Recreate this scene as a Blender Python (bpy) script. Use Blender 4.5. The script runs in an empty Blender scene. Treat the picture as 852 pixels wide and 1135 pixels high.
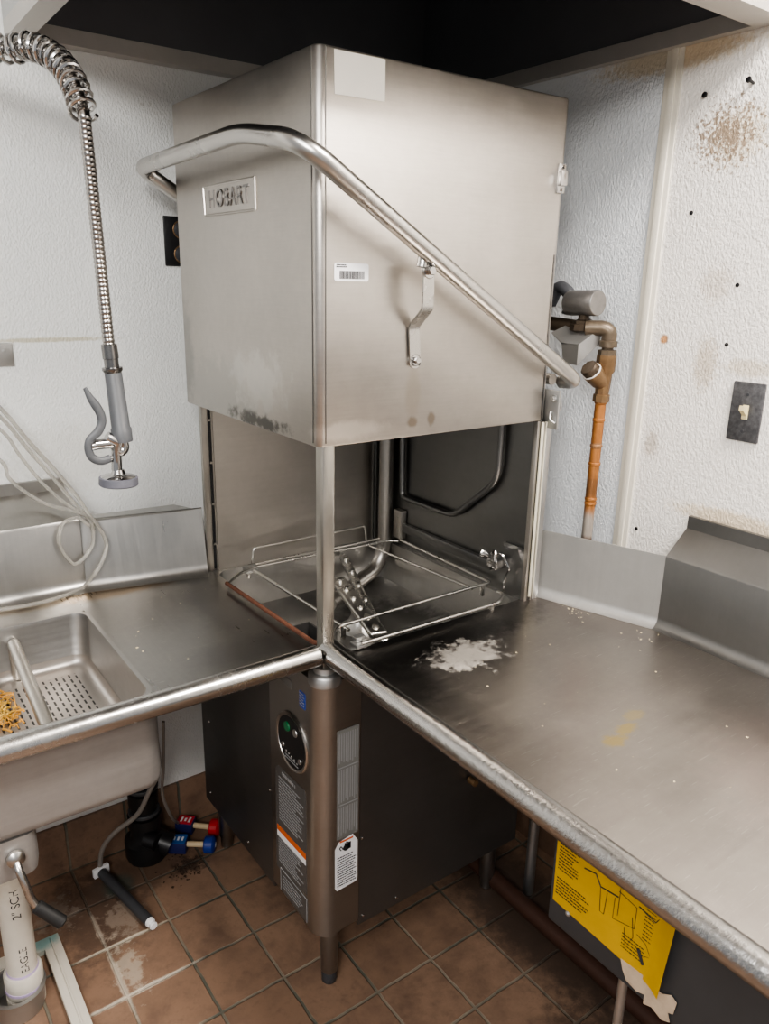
import bpy, bmesh, math, random
from mathutils import Vector, Matrix
random.seed(7)
C = bpy.context.scene.collection
V = Vector
PI = math.pi

# ------------------------------------------------------------------ camera (fitted to the photograph)
FPX, YAW, PITCH, ROLL = 853.609, 0.9381, -0.2934, 0.0220
CAM = V((-0.6627, -1.0976, 1.5467))
def cam_axes():
    cy, sy, cp, sp = math.cos(YAW), math.sin(YAW), math.cos(PITCH), math.sin(PITCH)
    f = V((cy*cp, sy*cp, sp)); r = V((sy, -cy, 0)); u = r.cross(f)
    c, s = math.cos(ROLL), math.sin(ROLL)
    return c*r + s*u, -s*r + c*u, f
AX_R, AX_U, AX_F = cam_axes()
def at(px, py, ax, val):
    """point of the real plane (axis = val) that the photograph shows at a pixel"""
    d = AX_R*((px-426)/FPX) - AX_U*((py-567.5)/FPX) + AX_F
    t = (val - CAM[ax])/d[ax]
    return CAM + d*t
cam = bpy.data.cameras.new('camera'); camo = bpy.data.objects.new('camera', cam); C.objects.link(camo)
cam.sensor_fit = 'VERTICAL'; cam.sensor_height = 36.0; cam.lens = FPX/1135*36.0
cam.clip_start = 0.02; cam.clip_end = 50
m = Matrix((AX_R, AX_U, -AX_F)).transposed().to_4x4(); m.translation = CAM
camo.matrix_world = m
bpy.context.scene.camera = camo

# ------------------------------------------------------------------ materials
def nodes_of(name):
    mt = bpy.data.materials.new(name); mt.use_nodes = True
    nt = mt.node_tree; b = nt.nodes['Principled BSDF']
    return mt, nt, b
def N(nt, kind, **kw):
    n = nt.nodes.new(kind)
    for k, v in kw.items():
        if k.startswith('i_'):
            key = k[2:]
            n.inputs[int(key) if key.isdigit() else key.replace('_', ' ')].default_value = v
        else: setattr(n, k, v)
    return n
def L(nt, a, b): nt.links.new(a, b)
def mth(nt, op, a, b=None, c=None, clamp=False):
    n = N(nt, 'ShaderNodeMath', operation=op); n.use_clamp = clamp
    for i, x in enumerate((a, b, c)):
        if x is None: continue
        if isinstance(x, (int, float)): n.inputs[i].default_value = x
        else: L(nt, x, n.inputs[i])
    return n.outputs[0]
def mixc(nt, fac, a, b, mode='MIX'):
    n = N(nt, 'ShaderNodeMix', data_type='RGBA', blend_type=mode)
    for i, x in ((0, fac), (6, a), (7, b)):
        if isinstance(x, (int, float)): n.inputs[i].default_value = x
        elif isinstance(x, tuple): n.inputs[i].default_value = (*x, 1) if len(x) == 3 else x
        else: L(nt, x, n.inputs[i])
    return n.outputs[2]
def coords(nt, scale=(1, 1, 1)):
    t = N(nt, 'ShaderNodeTexCoord'); mp = N(nt, 'ShaderNodeMapping')
    mp.inputs['Scale'].default_value = scale
    L(nt, t.outputs['Object'], mp.inputs['Vector'])
    return mp.outputs['Vector']
def noise(nt, vec, scale, detail=4, rough=.55):
    n = N(nt, 'ShaderNodeTexNoise'); n.inputs['Scale'].default_value = scale
    n.inputs['Detail'].default_value = detail; n.inputs['Roughness'].default_value = rough
    L(nt, vec, n.inputs['Vector']); return n.outputs['Fac']
def ramp(nt, fac, lo, hi):
    n = N(nt, 'ShaderNodeMapRange'); n.inputs['From Min'].default_value = lo; n.inputs['From Max'].default_value = hi
    L(nt, fac, n.inputs['Value']); return n.outputs['Result']
def spots(nt, col, lst, wob=.02, wscale=25, org=(0, 0, 0), met=None):
    """soft stains and painted shade: (centre, radii, colour, strength, break-up) in object space, broken up by noise"""
    t = N(nt, 'ShaderNodeTexCoord'); av = N(nt, 'ShaderNodeVectorMath', operation='ADD'); L(nt, t.outputs['Object'], av.inputs[0]); av.inputs[1].default_value = org; P = av.outputs[0]
    nz = N(nt, 'ShaderNodeTexNoise'); nz.inputs['Scale'].default_value = wscale; nz.inputs['Detail'].default_value = 6
    nz.inputs['Roughness'].default_value = .7
    L(nt, P, nz.inputs['Vector'])
    mask = None
    for ctr, rad, c, s, brk in lst:
        sub = N(nt, 'ShaderNodeVectorMath', operation='SUBTRACT'); L(nt, P, sub.inputs[0]); sub.inputs[1].default_value = ctr
        dv = N(nt, 'ShaderNodeVectorMath', operation='DIVIDE'); L(nt, sub.outputs[0], dv.inputs[0]); dv.inputs[1].default_value = rad
        ln = N(nt, 'ShaderNodeVectorMath', operation='LENGTH'); L(nt, dv.outputs[0], ln.inputs[0])
        d = mth(nt, 'ADD', ln.outputs['Value'], mth(nt, 'MULTIPLY', mth(nt, 'SUBTRACT', nz.outputs['Fac'], .5), brk))
        f = N(nt, 'ShaderNodeMapRange'); f.interpolation_type = 'SMOOTHSTEP'
        f.inputs['From Min'].default_value = 1.1; f.inputs['From Max'].default_value = .45
        L(nt, d, f.inputs['Value'])
        fs = mth(nt, 'MULTIPLY', f.outputs['Result'], s); col = mixc(nt, fs, col, c)
        if s >= .95: mask = fs if mask is None else mth(nt, 'MAXIMUM', mask, fs)
    if met is not None and mask is not None: L(nt, mth(nt, 'MULTIPLY', mth(nt, 'SUBTRACT', 1.0, mask), met[1]), met[0].inputs['Metallic'])
    return col
def steel(name, col=(.56, .55, .53), rough=.36, grain=(1, 1, 40), gscale=6, blotch=.25, bump=.03, metal=1.0, stains=None, scratch=.0, wscale=25, org=(0, 0, 0)):
    mt, nt, b = nodes_of(name); b.inputs['Metallic'].default_value = metal
    v = coords(nt, grain)
    g = noise(nt, v, gscale, 5, .6)
    v2 = coords(nt); bl = noise(nt, v2, 5, 5, .6); fine = noise(nt, v2, 60, 3, .6)
    k = mth(nt, 'ADD', mth(nt, 'MULTIPLY', mth(nt, 'SUBTRACT', bl, .5), blotch*1.6), mth(nt, 'MULTIPLY', mth(nt, 'SUBTRACT', g, .5), blotch*.7))
    k = mth(nt, 'ADD', k, mth(nt, 'MULTIPLY', mth(nt, 'SUBTRACT', fine, .5), blotch*.5))
    k = mth(nt, 'ADD', k, 1.0)
    cc = N(nt, 'ShaderNodeVectorMath', operation='SCALE'); cc.inputs[0].default_value = col; L(nt, k, cc.inputs['Scale'])
    out = cc.outputs[0]
    if scratch:
        sv = coords(nt, (3, 70, 1)); s1 = ramp(nt, noise(nt, sv, 7, 3, .6), .66, .74)
        rv = N(nt, 'ShaderNodeTexCoord'); rm = N(nt, 'ShaderNodeMapping'); rm.inputs['Rotation'].default_value = (0, 0, 1.0); rm.inputs['Scale'].default_value = (4, 90, 1)
        L(nt, rv.outputs['Object'], rm.inputs['Vector']); s2 = ramp(nt, noise(nt, rm.outputs[0], 8, 3, .6), .66, .74)
        out = mixc(nt, mth(nt, 'MULTIPLY', mth(nt, 'MAXIMUM', s1, s2), scratch), out, (.8, .78, .74))
    if stains: out = spots(nt, out, stains, wscale=wscale, org=org, met=(b, metal))
    L(nt, out, b.inputs['Base Color'])
    r = mth(nt, 'ADD', rough, mth(nt, 'MULTIPLY', mth(nt, 'SUBTRACT', bl, .5), .25), clamp=True)
    r = mth(nt, 'ADD', r, mth(nt, 'MULTIPLY', mth(nt, 'SUBTRACT', g, .5), .15), clamp=True)
    L(nt, r, b.inputs['Roughness'])
    bp = N(nt, 'ShaderNodeBump'); bp.inputs['Strength'].default_value = bump; bp.inputs['Distance'].default_value = .01
    L(nt, mth(nt, 'ADD', g, mth(nt, 'MULTIPLY', bl, 1.5)), bp.inputs['Height']); L(nt, bp.outputs['Normal'], b.inputs['Normal'])
    return mt
def plain(name, col, rough=.5, metal=0.0, var=.12, scale=40, bump=0.0, stains=None, trans=0.0, ior=1.45, wscale=25, org=(0, 0, 0)):
    mt, nt, b = nodes_of(name)
    v = coords(nt); nz = noise(nt, v, scale, 5, .6)
    k = mth(nt, 'ADD', 1.0, mth(nt, 'MULTIPLY', mth(nt, 'SUBTRACT', nz, .5), var*2))
    cc = N(nt, 'ShaderNodeVectorMath', operation='SCALE'); cc.inputs[0].default_value = col; L(nt, k, cc.inputs['Scale'])
    out = cc.outputs[0]
    if stains: out = spots(nt, out, stains, wscale=wscale, org=org)
    L(nt, out, b.inputs['Base Color'])
    b.inputs['Roughness'].default_value = rough; b.inputs['Metallic'].default_value = metal
    if trans:
        b.inputs['Transmission Weight'].default_value = trans; b.inputs['IOR'].default_value = ior
    if bump:
        bp = N(nt, 'ShaderNodeBump'); bp.inputs['Strength'].default_value = bump; bp.inputs['Distance'].default_value = .004
        L(nt, nz, bp.inputs['Height']); L(nt, bp.outputs['Normal'], b.inputs['Normal'])
    return mt
def frp(name, col, stains=None, dirt=(.60, .50, .36), dirty=.12, rough=.42, bump=.5, zscale=.6):
    """pebbled glass-fibre wall panel"""
    mt, nt, b = nodes_of(name)
    v = coords(nt, (1, 1, zscale))
    peb = noise(nt, v, 235, 2, .5)
    v2 = coords(nt); big = noise(nt, v2, 3.5, 6, .65)
    out = mixc(nt, mth(nt, 'MULTIPLY', ramp(nt, big, .50, .78), dirty), col, dirt)
    speck = ramp(nt, noise(nt, coords(nt), 34, 2, .5), .76, .80)
    out = mixc(nt, mth(nt, 'MULTIPLY', speck, .25), out, (.22, .18, .14))
    if stains: out = spots(nt, out, stains, wscale=130)
    L(nt, out, b.inputs['Base Color']); b.inputs['Roughness'].default_value = rough
    bp = N(nt, 'ShaderNodeBump'); bp.inputs['Strength'].default_value = bump; bp.inputs['Distance'].default_value = .006
    L(nt, peb, bp.inputs['Height']); L(nt, bp.outputs['Normal'], b.inputs['Normal'])
    return mt

HOODR = (.54, .515, .475)
M = {}
M['letter'] = steel('dark_letter_steel', (.27, .26, .25), .4, (1, 1, 1), 30, .1, .01)  # darker than the nameplate so the raised letters read
M['hood'] = steel('hood_steel', (.52, .49, .452), .36, (3, 3, 60), 5, .24, .02, stains=[
    ((0, .40, 1.32), (.08, .25, .08), (.38, .38, .36), .5, 1.8), ((0, .22, 1.284), (.05, .13, .016), (.06, .06, .055), .8, 2.8), ((0, .22, 1.36), (.05, .12, .06), (.70, .69, .66), .45, 2.6),
    ((0, .56, 1.38), (.05, .05, .14), (.25, .25, .24), .5, 1.2),
    ((.20, 0, 1.35), (.02, .05, .06), (.42, .36, .28), .35, .8), ((.245, 0, 1.30), (.012, .05, .016), (.25, .19, .13), .6, 1.2), ((.20, 0, 1.298), (.014, .05, .012), (.25, .19, .13), .6, 1.2),
    ((.06, 0, 1.295), (.09, .05, .02), (.86, .83, .78), .5, 1.2)], org=(.28, .29, .05))
M['post'] = steel('corner_post_steel', (.40, .38, .345), .32, (30, 30, 1), 4, .2, .01)
M['chrome'] = steel('bright_tube_steel', (.52, .505, .48), .27, (1, 1, 1), 3, .06, .004)
M['body'] = steel('cabinet_steel', (.17, .166, .160), .38, (1, 1, 30), 5, .16, .02, metal=.88)
M['column'] = steel('column_steel', (.35, .34, .325), .34, (1, 1, 30), 6, .15, .02)
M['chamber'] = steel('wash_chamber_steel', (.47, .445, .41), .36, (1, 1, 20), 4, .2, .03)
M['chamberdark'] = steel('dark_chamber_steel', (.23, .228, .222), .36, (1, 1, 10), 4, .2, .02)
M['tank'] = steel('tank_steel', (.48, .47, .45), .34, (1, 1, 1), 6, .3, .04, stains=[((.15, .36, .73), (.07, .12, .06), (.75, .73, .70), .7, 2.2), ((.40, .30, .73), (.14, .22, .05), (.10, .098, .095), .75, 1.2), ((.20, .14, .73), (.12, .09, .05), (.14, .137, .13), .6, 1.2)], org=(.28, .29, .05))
M['table_l'] = steel('left_table_steel', (.37, .36, .342), .32, (22, 1, 1), 5, .22, .03, scratch=.25, stains=[
    ((-.19, .55, .865), (.16, .05, .05), (.30, .19, .08), .6, .9), ((-.38, .56, .865), (.12, .035, .05), (.42, .32, .2), .4, 1.1),
    ((-.04, .33, .865), (.07, .24, .05), (.22, .215, .21), .5, .7), ((-.1, .13, .865), (.13, .06, .05), (.26, .255, .25), .4, .8)], org=(-.6, .3, .05))
M['table_r'] = steel('right_table_steel', (.39, .36, .33), .34, (1, 14, 1), 5, .24, .03, scratch=.4, stains=[
    ((.22, -.03, .865), (.24, .11, .05), (.05, .048, .046), .9, .9), ((.40, -.02, .865), (.20, .09, .05), (.10, .095, .09), .7, .8),
    ((.10, -.16, .865), (.06, .17, .05), (.10, .095, .09), .7, .8),
    ((.252, -.119, .865), (.085, .055, .05), (.22, .205, .18), .95, 3.4), ((.20, -.25, .865), (.13, .12, .05), (.50, .46, .41), .5, 1.0),
    ((.60, -.12, .865), (.09, .22, .05), (.30, .26, .24), .45, .8),
    ((.252, -.468, .865), (.028, .016, .05), (.55, .42, .12), .6, 1.8), ((.295, -.457, .865), (.03, .014, .05), (.56, .44, .14), .6, 1.8), ((.340, -.438, .865), (.03, .014, .05), (.55, .45, .2), .5, 1.8), ((.45, -.70, .865), (.22, .2, .05), (.50, .40, .36), .4, .9)], wscale=42, org=(.35, -.6, .05))
M['roll'] = steel('rolled_edge_steel', (.55, .54, .52), .26, (1, 1, 1), 60, .14, .03)
M['rollr'] = steel('hammered_rolled_edge_steel', (.44, .43, .415), .20, (1, 1, 1), 150, .25, .16)
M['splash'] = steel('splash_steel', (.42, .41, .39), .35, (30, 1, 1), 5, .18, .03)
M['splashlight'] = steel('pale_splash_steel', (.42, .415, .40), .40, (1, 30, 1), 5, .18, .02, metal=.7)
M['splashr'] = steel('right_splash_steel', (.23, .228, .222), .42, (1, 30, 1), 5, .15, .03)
M['basin'] = steel('basin_steel', (.40, .39, .375), .34, (1, 1, 24), 4, .26, .04)
M['jacket'] = steel('bowl_outside_steel', (.31, .298, .285), .42, (1, 1, 26), 5, .3, .03, metal=.6)
M['canopyrim'] = steel('canopy_rim_steel', (.50, .475, .44), .42, (1, 1, 1), 4, .2, .03, metal=.55)
M['canopyin'] = plain('canopy_inner_dark', (.11, .11, .118), .5, .3, .2, 6)
M['wire'] = steel('wire_steel', (.64, .62, .58), .28, (1, 1, 1), 30, .15, .01)
M['rust'] = plain('rusted_wire', (.10, .036, .018), .8, 0, .7, 90, .5)
M['fitting'] = steel('chrome_fitting', (.52, .51, .50), .14, (1, 1, 1), 20, .12, .01)
M['darkfit'] = steel('dark_chrome_fitting', (.26, .255, .25), .25, (1, 1, 1), 20, .12, .01)
M['hose'] = steel('flex_hose_steel', (.42, .40, .38), .22, (1, 1, 1), 40, .25, .02)
M['greyplastic'] = plain('grey_grip_plastic', (.095, .10, .107), .45, 0, .1, 60)
M['greyrubber'] = plain('grey_bumper_rubber', (.12, .123, .145), .6, 0, .1, 60)
M['darkgrey'] = plain('dark_grey_plastic', (.045, .047, .052), .45, 0, .15, 40)
M['black'] = plain('black_plastic', (.010, .010, .011), .4, 0, .2, 40)
M['blackrubber'] = plain('black_rubber', (.012, .012, .012), .55, 0, .2, 40)
M['white'] = plain('white_label', (.78, .78, .79), .5, 0, .03, 20)
M['patch'] = plain('pale_patch_sticker', (.80, .77, .70), .6, 0, .05, 25)
M['print'] = plain('black_print', (.02, .02, .022), .6)
M['greyprint'] = plain('grey_print', (.27, .27, .27), .6)
M['greylabel'] = plain('grey_label', (.19, .19, .18), .45, .2, .1, 30)
M['darklabel'] = plain('dark_label', (.10, .095, .09), .45, .2, .1, 30)
M['orange'] = plain('orange_label_band', (.62, .13, .03), .5)
M['bluelabel'] = plain('blue_label', (.03, .07, .32), .45)
M['green'] = plain('green_lens', (.01, .16, .06), .3)
M['bluecap'] = plain('blue_plastic', (.012, .035, .22), .4)
M['redcap'] = plain('red_plastic', (.42, .015, .02), .4)
M['redtag'] = plain('red_tag_paper', (.55, .03, .05), .5)
M['bluetag'] = plain('blue_tag_paper', (.02, .11, .36), .5)
M['navy'] = plain('navy_tag_paper', (.015, .02, .10), .5)
M['tan'] = plain('tan_plastic', (.60, .47, .30), .5)
M['brass'] = plain('aged_brass', (.20, .125, .065), .45, .6, .5, 60, .2)
M['darkbrass'] = plain('tarnished_brass', (.07, .052, .036), .5, .6, .5, 60, .2)
M['greybrass'] = plain('grey_bronze_fitting', (.125, .098, .07), .42, .6, .5, 50, .2)
M['copper'] = plain('orange_copper_pipe', (.36, .15, .045), .45, .45, .4, 45, .1, stains=[((.685, -.04, 1.01), (.1, .1, .06), (.42, .39, .35), .9, .8), ((.685, -.04, 1.12), (.1, .1, .03), (.16, .075, .03), .8, 1.5), ((.685, -.04, 1.21), (.1, .1, .008), (.30, .17, .09), .8, 1.5), ((.685, -.04, .985), (.1, .1, .02), (.10, .05, .03), .9, 1.0)], org=(.685, -.04, .95))
M['tape'] = plain('white_thread_tape', (.72, .70, .66), .6)
M['valve'] = plain('grey_valve_body', (.27, .26, .25), .4, .8, .25, 60, .1)
M['pvc'] = plain('white_pvc', (.66, .62, .54), .4, 0, .12, 20, stains=[((-.508, .37, .45), (.2, .2, .12), (.45, .38, .28), .5, 1.5)], org=(-.508, .37, .09))
M['purple'] = plain('purple_primer', (.50, .40, .60), .5)
M['clear'] = plain('clear_vinyl_tube', (.62, .60, .55), .2, 0, .05, 30, trans=.7, ior=1.25)
M['tubegrey'] = plain('dull_grey_tube', (.22, .20, .18), .45, 0, .1, 30)
M['switchplate'] = plain('speckled_dark_plate', (.10, .10, .105), .45, .35, .9, 120)
M['ivory'] = plain('ivory_toggle', (.72, .62, .36), .35)
M['yellow'] = plain('yellow_sign', (.52, .31, .010), .5, 0, .22, 14)
M['paper'] = plain('torn_paper', (.46, .36, .26), .8, 0, .35, 40, .4)
M['boxgrey'] = plain('dark_grey_painted_metal', (.062, .064, .068), .5, .3, .25, 8)
M['galv'] = steel('galvanised_plate', (.48, .48, .47), .45, (1, 1, 1), 10, .2, .03)
M['food'] = plain('food_scraps', (.58, .30, .06), .6, 0, .5, 60, .3, stains=[((-.50, .40, .757), (.05, .03, .05), (.42, .12, .03), .9, 2.5), ((-.47, .33, .757), (.03, .04, .05), (.72, .48, .10), .9, 2.5)], org=(-.5, .33, .757))
M['crumb'] = plain('pale_crumbs', (.58, .50, .34), .7, 0, .5, 50)
M['debris'] = plain('dark_floor_debris', (.05, .03, .02), .9, 0, .5, 60)
M['strip'] = plain('cream_joint_strip', (.74, .70, .60), .4, 0, .10, 8)
M['whitepaint'] = plain('chipped_white_paint', (.62, .58, .50), .6, 0, .15, 12, .2, stains=[((-.45, .50, .06), (.05, .04, .05), (.10, .32, .33), .7, 1.2)], org=(-.56, .36, .05))
M['ceil'] = plain('ceiling_white', (.75, .74, .72), .7, 0, .05, 3)
M['rustpipe'] = plain('brown_floor_pipe', (.055, .024, .015), .6, .2, .35, 20, .2)
M['cap'] = plain('gasket_pale', (.55, .52, .42), .5)

M['wall_l'] = frp('white_pebbled_panel', (.84, .85, .83), stains=[
    ((-.25, .72, 1.405), (.17, .05, .006), (.50, .45, .30), .7, 1.0), ((-.24, .72, 1.14), (.16, .05, .10), (.62, .60, .55), .4, 1.0)], dirty=.10, dirt=(.56, .54, .48))
M['wall_r'] = frp('right_pebbled_panel', (.90, .865, .81), stains=[
    ((.76, -.22, 1.81), (.1, .075, .06), (.70, .56, .34), .45, 2.2), ((.76, -.20, 1.815), (.1, .06, .05), (.16, .09, .04), .75, 6.5),
    ((.76, -.06, 1.97), (.1, .2, .035), (.56, .38, .14), .6, 1.2),
    ((.76, -.12, 1.44), (.1, .012, .012), (.46, .20, .05), .9, .8), ((.76, -.22, 1.40), (.1, .03, .06), (.44, .33, .2), .5, 2.2),
    ((.76, -.31, 1.40), (.1, .06, .02), (.55, .45, .3), .5, 1.6), ((.76, -.12, 1.22), (.1, .02, .035), (.3, .22, .14), .45, 2.4),
    ((.76, -.33, 1.10), (.1, .16, .025), (.66, .48, .24), .55, 1.2), ((.76, -.22, 1.55), (.1, .04, .04), (.5, .4, .3), .4, 2.2)], dirty=.10)
def wallr_split(mt):   # the panel left of the joint strip is a cooler, bluer sheet
    nt = mt.node_tree; b = nt.nodes['Principled BSDF']
    src = b.inputs['Base Color'].links[0].from_socket
    t = N(nt, 'ShaderNodeTexCoord'); sx = N(nt, 'ShaderNodeSeparateXYZ'); L(nt, t.outputs['Object'], sx.inputs[0])
    f = mth(nt, 'GREATER_THAN', sx.outputs['Y'], -.075)
    cool = mixc(nt, 1.0, src, (.83, .90, .99), 'MULTIPLY')
    L(nt, mixc(nt, f, src, cool), b.inputs['Base Color'])
wallr_split(M['wall_r'])

def tile_mat(name, axes, off, size, grout=.0062):
    mt, nt, b = nodes_of(name)
    t = N(nt, 'ShaderNodeTexCoord'); sx = N(nt, 'ShaderNodeSeparateXYZ'); L(nt, t.outputs['Object'], sx.inputs[0])
    nzv = noise(nt, t.outputs['Object'], 22, 3, .5)
    wob = mth(nt, 'MULTIPLY', mth(nt, 'SUBTRACT', nzv, .5), .006)
    ids = []; edge = None
    for a, o, s in zip(axes, off, size):
        u = mth(nt, 'DIVIDE', mth(nt, 'SUBTRACT', mth(nt, 'ADD', sx.outputs[a], wob), o), s)
        ids.append(mth(nt, 'FLOOR', u))
        fr = mth(nt, 'SUBTRACT', u, ids[-1])
        d = mth(nt, 'MULTIPLY', mth(nt, 'MINIMUM', fr, mth(nt, 'SUBTRACT', 1.0, fr)), s)
        edge = d if edge is None else mth(nt, 'MINIMUM', edge, d)
    cb = N(nt, 'ShaderNodeCombineXYZ'); L(nt, ids[0], cb.inputs[0]); L(nt, ids[1], cb.inputs[1])
    wn = N(nt, 'ShaderNodeTexWhiteNoise', noise_dimensions='3D'); L(nt, cb.outputs[0], wn.inputs['Vector'])
    n1 = noise(nt, t.outputs['Object'], 9, 6, .65); n2 = noise(nt, t.outputs['Object'], 70, 3, .6)
    col = mixc(nt, wn.outputs['Value'], (.225, .140, .092), (.285, .180, .12))
    col = mixc(nt, ramp(nt, n1, .45, .72), col, (.15, .092, .062))
    col = mixc(nt, mth(nt, 'MULTIPLY', ramp(nt, n2, .55, .8), .35), col, (.09, .05, .035))
    col = mixc(nt, mth(nt, 'MULTIPLY', ramp(nt, noise(nt, t.outputs['Object'], 55, 5, .7), .66, .74), .0), col, (.5, .42, .33))
    gcol = mixc(nt, ramp(nt, noise(nt, t.outputs['Object'], 6, 4, .6), .45, .6), (.10, .10, .078), (.24, .20, .15))
    gf = ramp(nt, edge, grout*.62, grout*.38)
    col = mixc(nt, gf, col, gcol)
    col = spots(nt, col, [((.56, -.10, 0), (.17, .55, .3), (.030, .021, .017), .85, .8), ((.42, -.42, 0), (.16, .16, .3), (.05, .033, .025), .6, 1.6), ((.30, .32, 0), (.3, .24, .3), (.05, .034, .026), .7, .8), ((-.32, .52, 0), (.13, .20, .3), (.055, .035, .026), .65, 1.6), ((-.20, .60, 0), (.20, .10, .3), (.06, .038, .028), .6, 1.2),  # dirt and shade painted dark under the right table; shade under the dishwasher
        ((-.245, .585, 0), (.045, .05, .3), (.05, .085, .075), .6, .8), ((-.07, .55, 0), (.05, .035, .3), (.02, .012, .010), .75, 2.6),
        ((-.27, .47, 0), (.05, .06, .3), (.42, .35, .28), .4, 4.5), ((-.30, .33, 0), (.03, .08, .3), (.55, .48, .38), .5, 4.5), ((-.40, .57, 0), (.05, .06, .3), (.40, .34, .28), .4, 4.8), ((-.30, .255, 0), (.16, .008, .3), (.62, .55, .45), .75, 1.3), ((-.29, .405, 0), (.13, .007, .3), (.60, .53, .42), .65, 1.3), ((-.33, .30, 0), (.009, .13, .3), (.58, .50, .40), .7, 1.5), ((-.33, .48, 0), (.007, .07, .3), (.5, .42, .34), .5, 1.5)], wscale=45)
    L(nt, col, b.inputs['Base Color']); 
    L(nt, mth(nt, 'ADD', .35, mth(nt, 'MULTIPLY', n1, .4)), b.inputs['Roughness'])
    bp = N(nt, 'ShaderNodeBump'); bp.inputs['Strength'].default_value = .7; bp.inputs['Distance'].default_value = .004
    h = mth(nt, 'ADD', mth(nt, 'SUBTRACT', 1.0, gf), mth(nt, 'MULTIPLY', n1, .5))
    L(nt, h, bp.inputs['Height']); L(nt, bp.outputs['Normal'], b.inputs['Normal'])
    return mt
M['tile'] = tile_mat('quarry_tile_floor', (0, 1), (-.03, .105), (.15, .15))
M['tilewall'] = tile_mat('quarry_tile_cove', (0, 2), (-.03, .04), (.15, .155))
M['tilewall_r'] = tile_mat('quarry_tile_cove_right', (1, 2), (.10, .04), (.15, .155))

def slot_mat():
    mt, nt, b = nodes_of('perforated_basket_floor')
    t = N(nt, 'ShaderNodeTexCoord'); sx = N(nt, 'ShaderNodeSeparateXYZ'); L(nt, t.outputs['Object'], sx.inputs[0])
    u = mth(nt, 'DIVIDE', sx.outputs['X'], .0125); iu = mth(nt, 'FLOOR', u); fu = mth(nt, 'SUBTRACT', u, iu)
    par = mth(nt, 'MULTIPLY', mth(nt, 'MODULO', mth(nt, 'ADD', iu, 400.0), 2.0), .5)
    v = mth(nt, 'ADD', mth(nt, 'DIVIDE', sx.outputs['Y'], .024), par); fv = mth(nt, 'SUBTRACT', v, mth(nt, 'FLOOR', v))
    a = mth(nt, 'LESS_THAN', mth(nt, 'ABSOLUTE', mth(nt, 'SUBTRACT', fu, .5)), .15)
    c = mth(nt, 'LESS_THAN', mth(nt, 'ABSOLUTE', mth(nt, 'SUBTRACT', fv, .5)), .34)
    f = mth(nt, 'MULTIPLY', a, c)
    xr = mth(nt, 'LESS_THAN', sx.outputs['X'], -.330); yr = mth(nt, 'LESS_THAN', sx.outputs['Y'], .425)
    f = mth(nt, 'MULTIPLY', f, mth(nt, 'MULTIPLY', xr, yr))
    L(nt, mixc(nt, f, (.46, .43, .40), (.008, .008, .008)), b.inputs['Base Color'])
    L(nt, mth(nt, 'SUBTRACT', 1.0, f), b.inputs['Metallic'])
    b.inputs['Roughness'].default_value = .42
    return mt
M['slots'] = slot_mat()

# ------------------------------------------------------------------ mesh helpers
def BM(): return bmesh.new()
def box(bm, lo, hi, bev=0.0, seg=2):
    lo, hi = V(lo), V(hi)
    r = bmesh.ops.create_cube(bm, size=1.0, matrix=Matrix.Translation((lo+hi)/2) @ Matrix.Diagonal((*(hi-lo), 1)))
    if bev:
        es = list({e for v in r['verts'] for e in v.link_edges})
        bmesh.ops.bevel(bm, geom=es, offset=bev, segments=seg, affect='EDGES', profile=.5)
def obox(bm, ctr, ax, ay, az, hx, hy, hz, bev=0.0, seg=2):
    """oriented box"""
    mt = Matrix((V(ax).normalized()*hx*2, V(ay).normalized()*hy*2, V(az).normalized()*hz*2)).transposed().to_4x4(); mt.translation = V(ctr)
    r = bmesh.ops.create_cube(bm, size=1.0, matrix=mt)
    if bev:
        es = list({e for v in r['verts'] for e in v.link_edges})
        bmesh.ops.bevel(bm, geom=es, offset=bev, segments=seg, affect='EDGES', profile=.5)
def prism(bm, pts, vec):
    """closed polygon pts (3D) pushed along vec"""
    vec = V(vec)
    a = [bm.verts.new(V(p)) for p in pts]; b = [bm.verts.new(V(p)+vec) for p in pts]
    n = len(pts)
    bm.faces.new(a); bm.faces.new(list(reversed(b)))
    for i in range(n): bm.faces.new((a[i], b[i], b[(i+1) % n], a[(i+1) % n]))
def fillet(pts, rad, seg=6):
    pts = [V(p) for p in pts]
    out = [pts[0]]
    for i in range(1, len(pts)-1):
        p, a, b = pts[i], pts[i-1], pts[i+1]
        r = rad[i] if isinstance(rad, (list, tuple)) else rad
        d1 = (a-p); d2 = (b-p)
        r1 = min(r, d1.length*.49); r2 = min(r, d2.length*.49)
        s = p + d1.normalized()*r1; e = p + d2.normalized()*r2
        for k in range(seg+1):
            t = k/seg
            out.append(s*(1-t)**2 + p*2*t*(1-t) + e*t*t)
    out.append(pts[-1])
    return out
def smooth_path(pts, n=8):
    pts = [V(p) for p in pts]; P = [pts[0]*2-pts[1]] + pts + [pts[-1]*2-pts[-2]]
    out = []
    for i in range(1, len(P)-2):
        for k in range(n):
            t = k/n
            a, b, c, d = P[i-1], P[i], P[i+1], P[i+2]
            out.append(.5*((2*b) + (c-a)*t + (2*a-5*b+4*c-d)*t*t + (3*b-a-3*c+d)*t**3))
    out.append(pts[-1]); return out
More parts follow.
